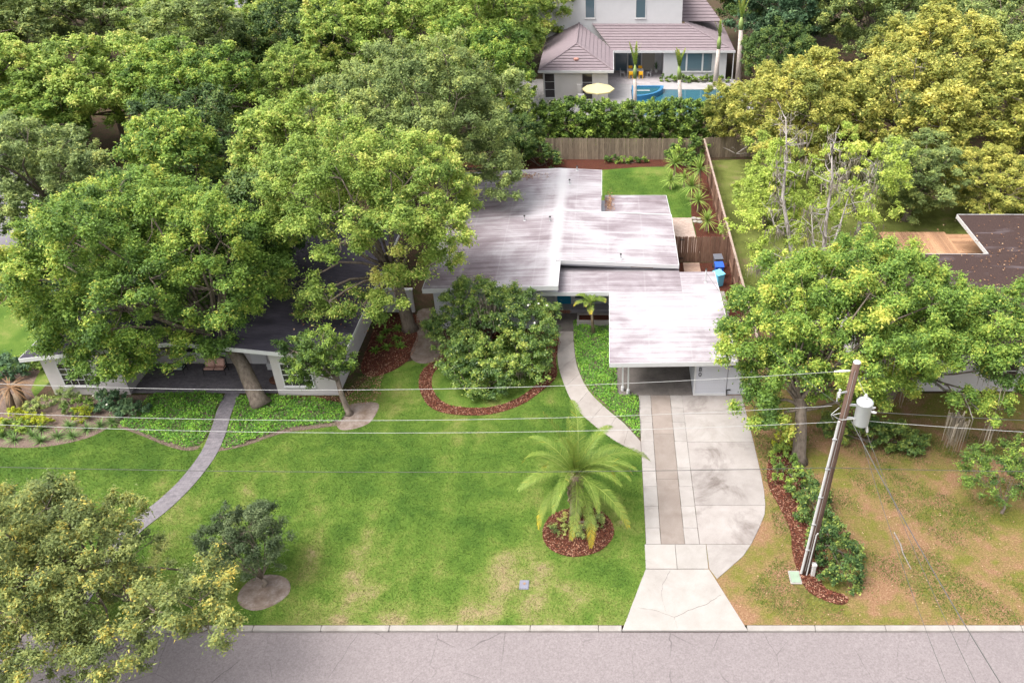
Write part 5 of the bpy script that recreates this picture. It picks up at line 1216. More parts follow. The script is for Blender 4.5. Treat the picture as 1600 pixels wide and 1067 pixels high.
for a in [
 ('yellowing oak overhanging the far end of side fence', 16.8, 71.0, 0, 1.10, L_YEL, .3, G2, 1.0),
 ('broad yellowing oak above the cedar deck', 26.5, 72.5, 2, 1.22, L_YEL, 1.1, G2, 1.12),
 ('yellowing oak at right picture edge behind brown roof', 37.0, 71, 1, 1.35, L_YEL, 2.3, G2, 1.0),
 ('low yellowing oak branch mass right of the brown fence corner', 11.6, 78.0, 1, .60, L_YEL, 4.0, G2, .55),
 ('yellowing oak farther back at right, above the others', 33, 85, 0, 1.25, L_YEL, 3.3, G2, 1.1),
 ('olive green tree below the right yellow oaks near brown roof', 24.4, 62.6, 1, .80, L_GREY, 5.0, G2, .58),
 ('olive yellow bush tree behind the brown roof at right edge', 31.5, 62.4, 0, .80, L_YEL, 2.0, G2, .55),
 ('yellow green bush tree at right edge touching brown roof corner', 38.5, 62.0, 1, .8, L_YEL, .4, G2, .6),
 ('pale green low tree beyond the broken grey trunk', 12.6, 61.5, 1, .55, L_PALE, 2.7, G2, .5),
 ('blue green tree right of the back house palms', 21, 104, 1, 1.3, L_TEAL, .5, G3, 1.25),
 ('dark green tree at the right corner of back house', 19.5, 96, 2, .75, L_DEEP, 1.5, G3, .8),
 ('olive tree at top edge, right of centre', 31, 101, 0, 1.25, L_GREY, 2.5, G3, 1.25),
 ('dark olive tree at top edge, far right', 45, 98, 2, 1.3, L_GREY, 3.5, G3, 1.15),
 ('dark tree in the top right corner', 54, 88, 1, 1.4, L_DEEP, 4.5, G3, 1.15),
 ('green tree beyond the two storey house roof', 26, 122, 1, 1.4, L_OAK, 5.5, G3, 1.3),
 ('dark tree at top edge behind the olive trees', 40, 118, 0, 1.5, L_DEEP, .5, G3, 1.3),
 ('tall green tree hiding left end of back house', -12.6, 90.0, 1, 1.30, L_LIME, .4, G1, 1.2),
 ('tall dark green tree left of the back hedge', -12.6, 81.0, 0, .98, L_OAK, 1.9, G1, 1.05),
 ('tall green tree at top centre with pale limbs', -24, 90, 0, 1.25, L_LIME, 2.6, G1, 1.2),
 ('dark dense tree near top with brown trunk', -33, 95, 2, 1.1, L_DEEP, 1.2, G1, 1.15),
 ('bright yellow green low tree left of top centre', -29.5, 79, 1, .85, L_LIME, 3.0, G1, .80),
 ('grey green tree in the middle of the left wood', -21.5, 71, 2, .95, L_GREY, .9, G1, 1.0),
 ('fresh green tree with dark hollow below in left wood', -37.5, 76, 0, 1.08, L_OAK, 2.0, G1, .98),
 ('broad light green tree in the left wood', -47, 79, 2, 1.2, L_LIME, 4.1, G1, 1.1),
 ('green tree at left picture edge in the wood', -58, 78, 0, 1.25, L_LIME, 5.2, G1, 1.0),
 ('pale green tree behind the left wood', -43, 91, 1, 1.25, L_GREY, .2, G1, 1.05),
 ('light green tree below the far lawn at top left', -50, 104, 0, 1.1, L_LIME, 1.3, G1, .92),
 ('light green tree just right of the far lawn', -41, 108, 1, 1.0, L_OAK, 1.9, G1, .85),
 ('olive grey tree in the top left corner', -72, 98, 2, 1.6, L_GREY, 2.2, G1, 1.3),
 ('olive tree at top edge near left corner', -62, 106, 0, 1.3, L_GREY, 3.1, G1, 1.1),
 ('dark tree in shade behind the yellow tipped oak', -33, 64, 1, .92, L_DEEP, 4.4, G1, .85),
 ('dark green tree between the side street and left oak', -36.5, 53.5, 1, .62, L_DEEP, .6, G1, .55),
 ('dark low tree in the hollow above the left edge oak', -50.5, 73.5, 1, .85, L_OAK, 1.1, G1, .62),
 ('dark understory tree left of the white roof', -17.5, 65, 1, .80, L_DEEP, 5.6, G1, .7),
 ('deep green tree behind the tall grey green oak', -9.5, 75.0, 2, .55, L_DEEP, 2.9, G1, .50),
 ('green tree at top edge between wood and back house', -13, 106, 2, 1.3, L_LIME, 3.7, G1, 1.3),
 ('dark tree at top edge left of the far road', -34, 116, 1, 1.35, L_DEEP, 2.4, G1, 1.15),
 ('grey tree beside the far road at top', -28, 128, 0, 1.5, L_GREY, 1.4, G1, 1.3),
 ('green tree at top edge above the bright low tree', -22, 108, 1, 1.4, L_OAK, .8, G1, 1.3),
 ('light tree at top edge left of the dark dense tree', -40, 99, 2, 1.1, L_LIME, 5.1, G1, .95),
 ('green tree behind the olive tree near left corner', -76, 122, 0, 1.7, L_OAK, 2.8, G1, 1.3),
 ('olive tree at top edge behind the far lawn', -86, 108, 1, 1.7, L_GREY, 1.8, G1, 1.3),
 ('dark tree at top edge right of back house roof', 20.5, 116, 0, 1.3, L_DEEP, 2.0, G3, 1.25),
 ('green tree at top edge right, behind yellow oaks', 37, 110, 1, 1.4, L_TEAL, 1.0, G3, 1.2),
 ('olive tree behind the top right corner tree', 62, 108, 0, 1.6, L_GREY, 1.5, G3, 1.3),
 ('green tree at right edge between yellow and dark trees', 47, 80, 2, 1.1, L_YEL, 4.9, G2, 1.0),
]: far_tree(*a[:8], sz=a[8])
# bare pale limbs that stand clear of the yellow oaks
bl = np.random.default_rng(8)
def dead_limb(label, pts):
    mb = MB(); mb.tube(pts, list(np.linspace(.11, .03, len(pts))), 7)
    for i in range(1, len(pts)):
        for _ in range(3):
            e = np.array(pts[i])+unit(bl, 1)[0]*np.array([1.3, 1, .8])*bl.uniform(.5, 1.3)+(0, 0, .3); limb(mb, bl, pts[i], e, .04, .01, .25, 3, 5)
    return single('bare_limb', mb, M_BARKL, label, 'branch', tuple(pts[0]), 'bare limbs among the yellow oaks', smooth=True)
dead_limb('bare pale limb curving out low from right yellow oak', [(20.5, 70.5, 3.0), (18.5, 69.2, 4.4), (17.5, 68.6, 5.2), (16.8, 68.5, 6.3)])
dead_limb('bare pale twiggy limb in middle of broad yellow oak', [(27, 73, 6.5), (26.0, 71.5, 8.5), (25.6, 70.8, 10.0)])
dead_limb('bare pale limb over the side fence corner', [(14.5, 72, 3.5), (12.6, 71.2, 3.2), (11.3, 70.8, 2.5)])

# ------------------------------------------------------------------ hedge, shrubs, beds
HG = thing('hedge', 'clipped green hedge between the back fence and pool terrace', 'hedge', (2, 79.5, 0))
rh = np.random.default_rng(50)
hl = [(x+rh.uniform(-.3, .3), 79.6+rh.uniform(-.5, .5), z+rh.uniform(-.15, .2), .95) for x in np.arange(-7.5, 10.5, .9) for z in (.9, 1.9, 2.9, 3.5)]
P, N, T, PC = crown(rh, hl, (.28, .5), 3.6, 105, zmin=-.9, flush=.3, tb=.42); NLEAF[0] += len(P)
link('foliage', leaf_mesh('foliage', rh, P, N, T, .19, .13, L_HEDGE, HG.location, True), HG)
st = MB()
for x in np.arange(-7.5, 10.5, .9): limb(st, rh, (x, 79.6, 0), (x, 79.6, 3.0), .06, .02, .1, 3, 5)
st.part('stem', M_BARKD, HG)

def shrub(label, c, lobes, m, seed, leaf=(.15, .085), flowers=0, group=None, moss=(), name='shrub', **kw):
    rng = np.random.default_rng(seed); t = thing(name, label, 'shrub', (c[0], c[1], 0), group); kw = {**dict(puff=(.22, .45), kp=2.4, dens=190, flush=.25), **kw}
    P, N, T, PC = crown(rng, lobes, **kw); NLEAF[0] += len(P)
    link('foliage', leaf_mesh('foliage', rng, P, N, T, leaf[0]*.9, leaf[1], m, (c[0], c[1], 0), True), t)
    mb = MB()
    for l in lobes: limb(mb, rng, (c[0]+rng.normal()*.2, c[1]+rng.normal()*.2, 0), l[:3], .05, .015, .12, 4, 5)
    mb.part('stem', M_BARK, t)
    if flowers:
        out = PC[PC[:, 2] > np.quantile(PC[:, 2], .35)]; q = out[rng.integers(0, len(out), flowers)]+unit(rng, flowers)*np.array([.35, .35, .3])+(0, -.1, .15)
        fo = link('flowers', leaf_mesh('flowers', rng, q, np.tile([0, -.5, .8], (flowers, 1))+rng.normal(0, .2, (flowers, 3)), rng.random(flowers), .15, .13, M_FLOWER, (c[0], c[1], 0)), t); fo['kind'] = 'stuff'
    if len(moss): link('moss', moss_mesh(rng, moss, np.array((c[0], c[1], 0)), (.5, 1.3), 30, .3), t)
    return t
GI = 'shrubs in the mulch ringed island'
shrub('big glossy flowering shrub nearest the front walk', (-5.2, 42.4), [(-4.6, 42.4, 2.5, 1.3), (-5.6, 41.6, 1.8, 1.2), (-4.3, 41.2, 1.5, 1.0), (-5.3, 43.8, 2.8, 1.3), (-6.2, 42.9, 3.0, 1.2), (-4.5, 43.9, 2.1, 1.0), (-4.9, 40.5, 1.0, .8), (-6.6, 44.6, 3.0, 1.2), (-3.8, 42.5, 1.7, .85), (-3.9, 44.4, 2.4, .9), (-4.2, 40.2, .8, .7)], L_SHRUB, 61, flowers=12, group=GI, moss=[(-5.6, 40.6, 1.5), (-5.1, 40.6, 1.3)])
shrub('tall shrub with moss draped crown at rear of island', (-7.6, 44.3), [(-7.5, 44.2, 3.3, 1.25), (-8.4, 44.0, 2.8, 1.1), (-6.9, 43.6, 3.2, 1.0), (-9.4, 44.4, 2.6, 1.2), (-8.2, 45.2, 3.4, 1.1), (-10.2, 43.6, 2.0, 1.0)], L_SHRUB, 62, group=GI, moss=[(-7.6, 43.2, 3.6), (-7.1, 43.0, 3.5), (-8.1, 43.2, 3.2), (-7.4, 43.3, 4.0), (-6.9, 43.4, 3.9)], tb=.5, flush=.4)
shrub('low spreading shrub at front of the mulch ringed island', (-7.6, 39.9), [(-7.8, 39.8, 1.1, 1.05), (-6.7, 39.3, .9, .95), (-8.8, 40.1, 1.2, .95), (-5.8, 39.9, 1.1, .95), (-7.2, 40.7, 1.7, 1.05), (-8.3, 41.2, 2.0, 1.1), (-9.3, 40.7, 1.0, .8), (-7.4, 38.9, .5, .6), (-5.1, 40.2, .8, .75)], L_SHRUB, 63, group=GI)
shrub('dark shrub at left end of the island by sand', (-9.7, 42.0), [(-9.6, 42.0, 1.6, 1.0), (-10.0, 43.0, 1.9, 1.0), (-8.9, 41.5, 1.6, .9), (-8.9, 42.8, 2.4, 1.0)], L_DEEP, 64, group=GI, tb=.6)
GS = 'shrubs in the bed under the utility pole'
shrub('rounded clipped green shrub at foot of bright oak', (9.1, 32.6), [(9.1, 33.2, .6, .6), (9.3, 32.4, .6, .65), (9.0, 31.8, .45, .55), (9.6, 31.6, .5, .55)], L_HEDGE, 65, (.11, .06), group=GS, puff=(.14, .26), tb=.55)
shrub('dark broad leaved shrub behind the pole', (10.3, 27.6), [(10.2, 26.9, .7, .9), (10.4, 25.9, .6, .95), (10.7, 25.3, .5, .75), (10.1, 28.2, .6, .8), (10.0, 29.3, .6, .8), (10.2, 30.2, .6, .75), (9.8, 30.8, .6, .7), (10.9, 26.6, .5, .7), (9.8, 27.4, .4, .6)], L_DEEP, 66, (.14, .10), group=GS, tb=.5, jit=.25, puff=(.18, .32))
shrub('small golden yellow shrub beside bright oak trunk', (9.3, 34.3), [(9.3, 34.3, .55, .45), (9.25, 34.0, .4, .35)], L_GOLD, 67, (.10, .06), group=GS, puff=(.12, .2))
shrub('broad leafy shrub under the oaks right of transformer', (14.2, 34.8), [(13.2, 35.2, .6, .8), (14.2, 34.9, .7, .8), (15.4, 34.6, .5, .8), (16.4, 34.4, .4, .6), (12.4, 35.6, .7, .7)], L_DEEP, 68, (.22, .13), tb=.75, puff=(.2, .36))
GB = 'shrubs along the back fence'
shrub('dark bush at left end of the back fence', (-6.0, 74.2), [(-6.5, 74.6, 1.2, 1.2), (-5.2, 74.0, .8, .9), (-7.8, 74.4, 1.6, 1.3), (-9.2, 74.4, 1.8, 1.3)], L_DEEP, 69, (.24, .15), group=GB, tb=.5, puff=(.3, .5), dens=90)
shrub('low green plants along foot of back fence', (1.5, 75.0), [(0, 75.0, .25, .35), (.7, 75.1, .3, .4), (1.5, 75.0, .3, .4), (2.4, 75.1, .25, .35), (3.2, 75.0, .25, .3)], L_HEDGE, 70, (.18, .1), group=GB, puff=(.15, .25))
shrub('dark green bush in right corner of the back fence', (7.4, 74.4), [(7.0, 74.4, 1.2, 1.1), (8.0, 74.6, 1.6, 1.1), (6.3, 74.7, .9, .8), (7.8, 73.6, .9, .8)], L_HEDGE, 71, (.24, .15), group=GB, tb=.35, puff=(.3, .5), dens=90)
shrub('planting strip of small shrubs under back house windows', (10, 100.6), [(x, 100.5+rh.uniform(-.3, .3), .3, .42) for x in np.arange(6.8, 14.2, .65)], L_HEDGE, 72, (.22, .14), puff=(.2, .3), dens=90)

# left flower bed
GL = 'small plants in the left flower bed'
rb = random.Random(9)
for i, (x, y, s) in enumerate([(-29.6, 36.9, .42), (-33.4, 36.6, .5), (-32.2, 36.4, .4), (-31.6, 36.3, .4)]):
    lab = ('ball of golden leaves by white blooms', 'golden shrub at the left picture edge', 'left of two touching golden shrubs', 'right of two touching golden shrubs')[i]
    shrub(lab + ' in the flower bed', (x, y), [(x, y, s*.8, s), (x+.2, y+.1, s*.7, s*.8)], L_GOLD, 80+i, (.11, .07), group=GL, puff=(.12, .22))
def clump(label, x, y, n, L, w, m, seed, group=None, cat='plant', name='grass_clump', z=0.0, up=(.3, 1.4), droop=.5, parent=None):
    rng = random.Random(seed); V, F, T_ = spiky(rng, (0, 0, z+.02), n, L, w, up, droop)
    me = mesh_tint(name, V, F, T_, m)
    if parent is not None: return link('leaves', me, parent)
    o = link(name, me, None, (x, y, 0)); return tag(o, label, cat, group)
cl = [(-33.2, 35.3), (-32.4, 35.0), (-31.6, 35.35), (-30.9, 34.9), (-30.2, 35.3), (-29.4, 35.3), (-28.9, 35.9), (-28.3, 36.2), (-27.8, 36.5), (-31.4, 35.9), (-30.0, 36.2), (-34.2, 35.8)]
order = sorted(range(len(cl)), key=lambda i: cl[i][0]); ordn = ['first', 'second', 'third', 'fourth', 'fifth', 'sixth', 'seventh', 'eighth', 'ninth', 'tenth', 'eleventh', 'last']
for r_, i in enumerate(order):
    clump('strappy green grass clump in left flower bed, %s from left edge' % ordn[r_], *cl[i], 70, .72, .05, L_LIRI, 100+i, 'grass clumps in the left flower bed')
shrub('blue green leafy perennial against the left house wall', (-28.4, 38.0), [(-28.2, 38.0, .45, .5), (-29.0, 38.1, .4, .45), (-27.6, 37.6, .4, .45), (-28.7, 37.5, .35, .4)], L_TEAL, 90, (.2, .09), flowers=5, group=GL, puff=(.15, .28), tb=.6)
shrub('feathery brownish green plant in left flower bed', (-31.0, 38.0), [(-31.0, 38.0, .5, .55), (-31.5, 38.4, .45, .5)], L_GREY, 91, (.16, .03), group=GL, puff=(.15, .3))
for i, (x, y, m, lab) in enumerate(((-30.2, 37.6, L_HEDGE, 'loose green perennial below the left house window'), (-32.4, 37.7, L_GREY, 'dull green low plant right of the cut palm stumps'), (-27.0, 37.3, L_TEAL, 'blue green plant at right end of left flower bed'), (-33.0, 35.8, L_HEDGE, 'dark green low plant in front left of flower bed'))):
    shrub(lab, (x, y), [(x, y, .35, .45), (x+.45, y+.15, .3, .38), (x-.4, y-.1, .3, .36)], m, 110+i, (.17, .06), group=GL, puff=(.14, .28), tb=.5)
PS = thing('cut_palm_stump', 'pale cut palm stumps with dry fronds at left edge', 'stump', (-34.2, 38.0, 0))
for i, (x, y, h, r) in enumerate(((-34.3, 38.0, 1.0, .22), (-33.7, 37.9, .9, .2), (-34.0, 38.5, 1.2, .2))): MB().tube([(x, y, 0), (x-.05, y+.1, h*.6), (x-.15, y+.25, h)], [r*1.2, r, r*.9], 9).part('stump', M_PALMT, PS, smooth=True)
V, F, T_ = spiky(random.Random(6), (0, .4, 1.1), 60, 1.3, .07, (-.2, .7), .6); link('dry_fronds', mesh_tint('dry_fronds', V, F, T_, L_DRY), PS)
for i, (x, y, m, s) in enumerate(((-36.2, 40.8, L_TEAL, 1.0), (-35.0, 41.6, L_HEDGE, .8), (-37.4, 38.6, L_TEAL, .9), (-39.0, 49.5, L_TEAL, 1.2))):
    lab = ('blue green bush at left picture edge beside stumps', 'green bush between stumps and grey house corner', 'blue green bush at left edge in front of stumps', 'blue grey bush on the left side lawn')[i]
    shrub(lab, (x, y), [(x, y, .7*s, .8*s), (x+.5, y+.3, .6*s, .7*s), (x-.5, y+.2, .6*s, .6*s)], m, 92+i, (.16, .09), puff=(.18, .34))
# ferns
GF_ = 'ferns in the mulch by the left house'
for i, (x, y) in enumerate([(-14.5, 45.8), (-13.8, 46.2), (-14.6, 44.9), (-13.6, 45.0), (-14.0, 44.0), (-13.2, 44.2), (-14.7, 43.6), (-13.0, 45.9)]):
    clump('green fern clump in red mulch bed beside left house', x, y, 30, .62, .16, L_FERN, 130+i, GF_, name='fern', up=(.35, 1.1), droop=.7)
# yuccas
GY = 'yuccas in the back yard corner'
yl = ['yucca nearest the back fence', 'yucca at left front of the group on lawn', 'small yucca in middle of the group', 'largest yucca beside the side fence', 'yucca with drooping brown skirt in middle', 'yucca at front of the main group', 'single yucca in front near stepping stones']
for i, (x, y, h, s) in enumerate([(6.0, 71.6, 1.3, 1.1), (5.5, 68.9, .8, .95), (6.7, 69.2, .9, .8), (7.9, 68.0, 2.2, 1.25), (7.1, 66.2, 1.4, 1.2), (7.5, 64.2, 1.0, 1.1), (7.9, 60.6, .9, 1.0)]):
    y_ = thing('yucca', yl[i], 'plant', (x, y, 0), GY)
    link('stem', MB().tube([(0, 0, 0), (.05, 0, h*.5), (0, .03, h)], [.12, .10, .08], 7).mesh('stem', M_PALMT), y_)
    V, F, T_ = spiky(random.Random(150+i), (0, .03, h), 75, s*1.15, .10, (-.35, 1.5), .25); link('leaves', mesh_tint('leaves', V, F, T_, L_YUC), y_)
    if i in (3, 4): V, F, T_ = spiky(random.Random(160+i), (0, 0, h*.75), 30, .8, .07, (-1.3, -.5), .2); link('dry_skirt', mesh_tint('dry_skirt', V, F, T_, L_DRY), y_)

# ------------------------------------------------------------------ palms
def frond_mesh(L, e0, e1, ll, n, seed, tip=0.0, mat=L_PALM, base=.4, fold=.55, lw=.035):
    """pinnate frond along +X: rachis rising at e0 and ending at slope e1; leaflets in a V"""
    rng = np.random.default_rng(seed); V, F, T = [], [], []; p = np.zeros(3); pts = [p.copy()]; seg = 14
    for i in range(seg):
        e = e0+(e1-e0)*((i+.5)/seg)**1.15; p = p+np.array([math.cos(e), 0, math.sin(e)])*L/seg; pts.append(p.copy())
    pts = np.array(pts)
    def at(u): k = min(seg-1, int(u*seg)); f = u*seg-k; return pts[k]*(1-f)+pts[k+1]*f, (pts[k+1]-pts[k])/np.linalg.norm(pts[k+1]-pts[k])
    for i in range(seg):
        r0, r1 = .035*(1-i/seg)+.006, .035*(1-(i+1)/seg)+.006; b = len(V); q0, q1 = pts[i], pts[i+1]
        V += [tuple(q0+(0, r0, 0)), tuple(q0+(0, -r0, 0)), tuple(q0+(0, 0, r0)), tuple(q1+(0, r1, 0)), tuple(q1+(0, -r1, 0)), tuple(q1+(0, 0, r1))]
        F += [(b, b+2, b+5, b+3), (b+2, b+1, b+4, b+5), (b+1, b, b+3, b+4)]; T += [.75, .75, .75]
    for i in range(n):
        u = .10+.90*(i+.5)/n; c, d = at(min(u, .999)); l = ll*(math.sin(math.pi*min(1, .16+u*.80))**.7)*rng.uniform(.85, 1.1)
        up = np.array([-d[2], 0, d[0]])
        for s in (-1, 1):
            ax = d*(.55+.35*u)+np.array([0, s, 0])*.8+up*fold*rng.uniform(.6, 1.2); ax /= np.linalg.norm(ax)
            wv = np.cross(ax, up); wv /= max(np.linalg.norm(wv), 1e-6); w = lw*rng.uniform(.8, 1.2); b = len(V)
            m = c+ax*l*.55; e = c+ax*l+np.array([0, 0, -.22*l])
            V += [tuple(c-wv*w*.4), tuple(c+wv*w*.4), tuple(m+wv*w*.5+(0, 0, -.02*l)), tuple(m-wv*w*.5+(0, 0, -.02*l)), tuple(e)]
            F += [(b, b+1, b+2, b+3), (b+3, b+2, b+4)]; tv = min(1, max(0, base+rng.normal(0, .13)+(max(0, u-.45)*tip*1.8))); T += [tv, tv]
    return mesh_tint('frond', V, F, T, mat)
DP = thing('date_palm', 'feathery green date palm in round mulch bed on lawn', 'palm', (-1.6, 29.4, 0))
rd = random.Random(12); tz = 2.55
MB().tube([(-1.6, 29.4, -.05), (-1.6, 29.42, .5), (-1.57, 29.45, 1.4), (-1.55, 29.5, 2.0), (-1.55, 29.5, 2.7)], [.34, .27, .25, .33, .22], 12).part('trunk', M_PALMT, DP, smooth=True)
bs = MB().box(-.05, .05, -.03, .03, 0, .22).mesh('frond_boot', M_PALMT)
for i in range(60):
    a = i*2.4; z = .75+i*.029; r = .25+.07*min(1, max(0, (z-1.2)))
    o = link('frond_boot', bs, DP, (.03+r*math.cos(a), .07+r*math.sin(a), z)); o.rotation_euler = (0, .5, a)
V, F, T_ = spiky(random.Random(77), (.03, .05, 1.1), 46, .38, .09, (.1, .9), .5); link('trunk_fern', mesh_tint('trunk_fern', V, F, T_, L_GOLD), DP)
FM = [frond_mesh(3.7, 1.42, .85, .52, 92, 1, 0, base=.60, lw=.020, fold=.35), frond_mesh(4.0, 1.2, -.45, .56, 96, 2, 0, base=.52, lw=.020, fold=.35), frond_mesh(4.1, .92, -1.05, .56, 96, 3, .15, base=.45, lw=.020, fold=.3),
      frond_mesh(4.0, .55, -1.3, .52, 92, 4, .45, base=.42, lw=.020, fold=.25), frond_mesh(3.7, .2, -1.5, .48, 88, 5, .85, base=.42, lw=.020, fold=.2),
      frond_mesh(3.8, 1.0, -.75, .54, 92, 6, .1, base=.5, lw=.020, fold=.3)]
for ring, cnt, k, a0 in ((0, 5, 0, .3), (1, 7, 1, .0), (2, 8, 2, .35), (3, 7, 3, .1), (4, 4, 4, .5)):
    for i in range(cnt):
        o = link('frond', FM[5 if (k in (1, 2) and i % 3 == 1) else k], DP, (.05, .1, tz-.12*ring+.15)); s = rd.uniform(.78, 1.08)
        o.rotation_euler = (rd.uniform(-.25, .25), rd.uniform(-.16, .16), a0+2*math.pi*i/cnt+rd.uniform(-.28, .28)); o.scale = (s, s, s)
shrub('low yellow green plants around the date palm trunk', (-1.4, 28.6), [(-2.0, 28.9, .15, .35), (-1.2, 28.3, .15, .4), (-.6, 28.7, .15, .4), (-.7, 29.3, .15, .35), (-1.8, 28.2, .12, .3), (-2.4, 28.4, .12, .28)], L_GREY, 190, (.12, .06), puff=(.12, .22), tb=.6, flush=.4)
def small_palm(name, label, x, y, h, lean, fronds, L, r, group, tied=False, seed=1, mt=M_PALMT, top=1.0):
    rng = random.Random(seed); t = thing(name, label, 'palm', (x, y, 0), group)
    link('trunk', MB().tube([(0, 0, 0), (lean[0]*.4, lean[1]*.4, h*.5), (lean[0], lean[1], h)], [r*1.35, r, r*.8], 9).mesh('trunk', mt, smooth=True), t)
    if tied:
        link('crownshaft', MB().tube([(lean[0], lean[1], h-.1), (lean[0]*1.1, lean[1], h+.7), (lean[0]*1.25, lean[1], h+1.3)], [r*.85, r*1.0, r*.4], 9).mesh('crownshaft', plain('crownshaft_green', (.20,.27,.08), .6), smooth=True), t); z0 = h+1.0
        ms = [frond_mesh(L*rng.uniform(.8, 1.1), 1.4, 1.1, .32, 30, seed*10+i, .3, fold=.2, lw=.05, base=.5) for i in range(2)]
    else:
        z0 = h; ms = [frond_mesh(L, 1.0, -.4, .4, 30, seed*10, .3, base=.5), frond_mesh(L, .5, -.9, .4, 30, seed*10+1, .6, base=.5)]
    for i in range(fronds):
        o = link('frond', ms[i % 2], t, (lean[0]*(1.15 if tied else 1), lean[1], z0)); o.rotation_euler = (0, rng.uniform(-.06, .06), 2*math.pi*i/fronds+rng.uniform(-.3, .3))
    return t
small_palm('small_palm', 'small thin palm in front of the entry planter', -.95, 45.55, 2.3, (-.15, .1), 9, 1.15, .09, None, seed=7)
GP = 'tied up transplanted palms by the pool'
M_PTR = plain('palm_trunk_grey', (.42,.36,.32), .8, .2, 4)
small_palm('pool_palm', 'tied palm left of hot tub', 2.85, 87.5, 4.3, (-.05, 0), 5, 2.4, .20, GP, True, 2, M_PTR)
small_palm('pool_palm', 'tied palm with bushy green head beside pool', 7.75, 87.5, 4.2, (-.35, 0), 8, 2.2, .22, GP, True, 3, M_PTR)
small_palm('pool_palm', 'tied palm before right window of back house', 12.6, 98.6, 4.4, (.1, 0), 4, 2.6, .26, GP, True, 4, M_PTR)
small_palm('pool_palm', 'tallest tied palm at right corner of back house', 15.6, 100.8, 6.0, (-.2, 0), 5, 2.6, .30, GP, True, 5, M_PTR)

# ------------------------------------------------------------------ ground cover, mulch chips, litter, grass
def scatter(rng, poly, n):
    xs = [p[0] for p in poly]; ys = [p[1] for p in poly]; out = np.zeros((0, 2))
    while len(out) < n:
        q = rng.uniform((min(xs), min(ys)), (max(xs), max(ys)), (n, 2)); out = np.concatenate([out, q[inside(q[:, 0], q[:, 1], poly)]])
    return out[:n]
def area(poly): x = np.array([p[0] for p in poly]); y = np.array([p[1] for p in poly]); return abs(np.dot(x, np.roll(y, 1))-np.dot(y, np.roll(x, 1)))/2
rs = np.random.default_rng(70)
for poly, lab in ((COV_A, 'leafy ground cover left of the paver path'), (COV_B, 'leafy ground cover right of the paver path'), (COV_C, 'leafy ground cover between front walk and carport')):
    n = int(area(poly)*430); q = scatter(rs, poly, n); und = .07*np.sin(q[:, 0]*3.1+np.sin(q[:, 1]*2.3))*np.cos(q[:, 1]*2.7)
    P = np.column_stack([q, .10+und+rs.uniform(-.08, .08, n)]); T = .45+und*2.5+rs.normal(0, .2, n)
    o = link('ground_cover', leaf_mesh('ground_cover', rs, P, np.tile([0, 0, .8], (n, 1))+rs.normal(0, .4, (n, 3)), T, .11, .075, L_COVER)); tag(o, lab, 'ground cover', kind='stuff')
def chips(name, lab, poly, per, m, L=.11, W=.045, hole=None, z=.03):
    n = int(area(poly)*per); q = scatter(rs, poly, n)
    if hole is not None: q = q[~inside(q[:, 0], q[:, 1], hole)]
    n = len(q); P = np.column_stack([q, z+rs.uniform(0, .025, n)])
    o = link(name, leaf_mesh(name, rs, P, np.tile([0, 0, 1.], (n, 1))+rs.normal(0, .3, (n, 3)), rs.random(n), L, W, m)); tag(o, lab, 'mulch', kind='stuff')
chips('mulch_chips', 'red brown mulch chips ringing the shrub island', ISLAND, 260, M_CHIP, hole=ISL_IN)
chips('mulch_chips', 'red brown mulch chips around the date palm', PALMBED, 300, M_CHIP)
chips('mulch_chips', 'red brown mulch chips in bed by utility pole', SIDEBED, 260, M_CHIP, L=.13)
chips('mulch_chips', 'mulch chips among the ferns', FERNBED, 160, M_CHIP)
chips('leaf_litter', 'dry brown leaves beside the left house corner', LEAFBED, 130, M_LITTER)
chips('leaf_litter', 'dry brown leaves below the left house window', WALLBED, 150, M_LITTER, z=.035)
chips('leaf_litter', 'dry leaves scattered over the dry yard', LOT, 5, M_LITTER, .08, .05, hole=DRIVE)
def roof_litter(lab, c, s, n, zf, m=M_LITTER):
    q = rs.normal(0, 1, (n, 2))*np.array(s)+np.array(c); P = np.column_stack([q, [zf(a, b)+.02 for a, b in q]])
    o = link('roof_litter', leaf_mesh('roof_litter', rs, P, np.tile([0, 0, 1.], (n, 1))+rs.normal(0, .2, (n, 3)), rs.random(n), .16, .09, m)); tag(o, lab, 'leaf litter', kind='stuff')
roof_litter('brown leaves heaped on far left corner of white roof', (-7.4, 63.2), (1.1, .35), 420, lambda a, b: 3.30+(a+11.7)*.055)
roof_litter('orange leaves at left end of low patio roof', (.1, 59.8), (.16, .9), 200, lambda a, b: 2.80)
roof_litter('brown leaves on the right side of grey shingle roof', (-16.6, 43.6), (1.1, 1.5), 260, lambda a, b: lz(a)+.01)
roof_litter('leaves scattered across brown flat roof', (29, 50), (5, 3.2), 500, lambda a, b: 3.03)

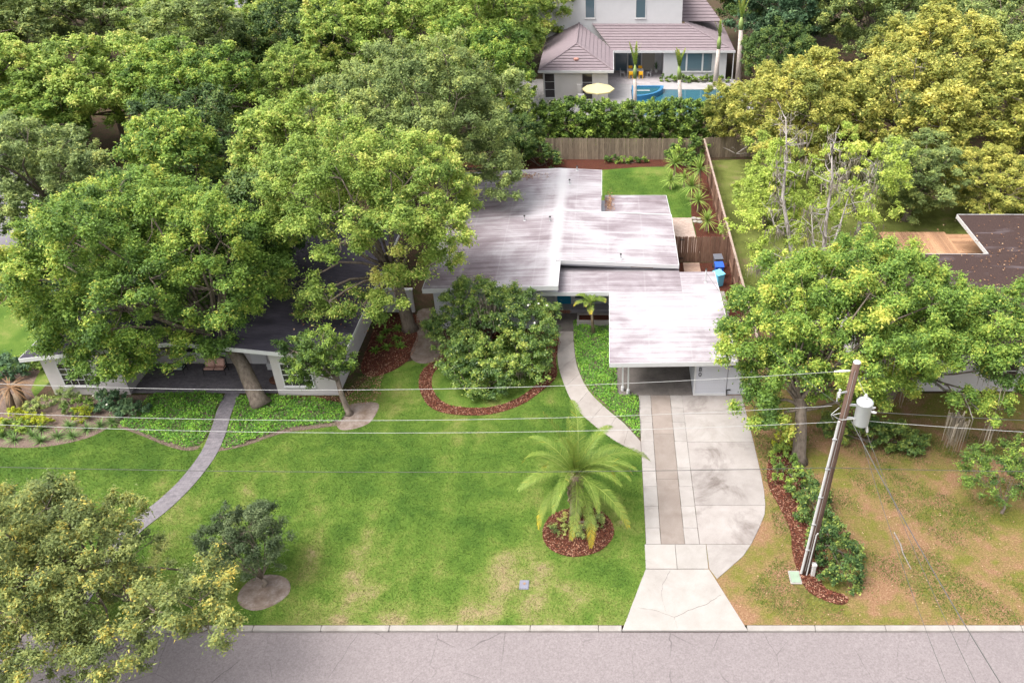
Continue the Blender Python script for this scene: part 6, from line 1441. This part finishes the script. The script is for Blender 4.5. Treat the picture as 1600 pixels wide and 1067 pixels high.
rl = np.random.default_rng(90)
def grass(name, lab, poly, n, holes, m, h=(.03, .075), w=.013, patchy=False):
    q = scatter(rl, poly, n)
    if patchy:
        f = np.sin(q[:, 0]*.9+1.3*np.sin(q[:, 1]*.8))+np.sin(q[:, 1]*1.3+1.1*np.sin(q[:, 0]*.7+2))+.7*np.sin(q[:, 0]*2.7+q[:, 1]*2.1)+rl.normal(0, .6, len(q)); q = q[f > .35]
    for hp in holes: q = q[~inside(q[:, 0], q[:, 1], hp)]
    n = len(q); a = rl.uniform(0, 2*math.pi, n); s = np.column_stack([np.cos(a), np.sin(a), np.zeros(n)])*w*rl.uniform(.7, 1.4, (n, 1))
    base = np.column_stack([q, np.full(n, .004)]); tip = base+np.column_stack([rl.normal(0, .045, (n, 2)), rl.uniform(*h, n)])
    co = np.stack([base-s, base+s, tip], 1).reshape(-1).astype(np.float32)
    me = bpy.data.meshes.new(name); me.vertices.add(3*n); me.vertices.foreach_set('co', co); me.loops.add(3*n); me.loops.foreach_set('vertex_index', np.arange(3*n, dtype=np.int32))
    me.polygons.add(n); me.polygons.foreach_set('loop_start', np.arange(0, 3*n, 3, dtype=np.int32))
    at_ = me.attributes.new('tint', 'FLOAT', 'FACE'); at_.data.foreach_set('value', rl.random(n).astype(np.float32)); me.materials.append(m); me.update(calc_edges=True)
    tag(link(name, me), lab, 'grass', kind='stuff')
HOLES = [DRIVE, BED_L, COV_A, COV_B, COV_C, ISLAND, PALMBED, TREERING, WALK, NPATH, STUMPRING, FERNBED]
grass('grass_blades', 'short mown grass of the front lawn', [(-34, 23.05), (1.74, 23.05), (1.74, 39), (-2.4, 45.5), (-11, 42.4), (-14, 41), (-34, 39)], 240000, HOLES, M_BLADE)
grass('grass_blades', 'patchy thin grass on the dry right yard', [(4.6, 23.05), (24, 23.05), (24, 36), (8, 36), (8, 27)], 110000, [DRIVE, SIDEBED], M_BLADE, (.03, .09), .014, True)
grass('grass_blades', 'grass inside the mulch ringed island', ISL_IN, 9000, [], M_BLADE)
grass('grass_blades', 'grass of the narrow back lawn', [(-.4, 58), (4.7, 62), (6.8, 63), (6.6, 72), (-.4, 73)], 14000, [], M_BLADE)
for o in bpy.data.objects:
    if o.name.split('.')[0] in ('moss', 'fine_twigs', 'yellow_leaves', 'flowers'): o['kind'] = 'stuff'
print('leaves', NLEAF[0], 'tris', sum(len(m.polygons)*(2 if len(m.polygons) and m.polygons[0].loop_total == 4 else 1) for m in bpy.data.meshes), 'objects', len(bpy.data.objects))
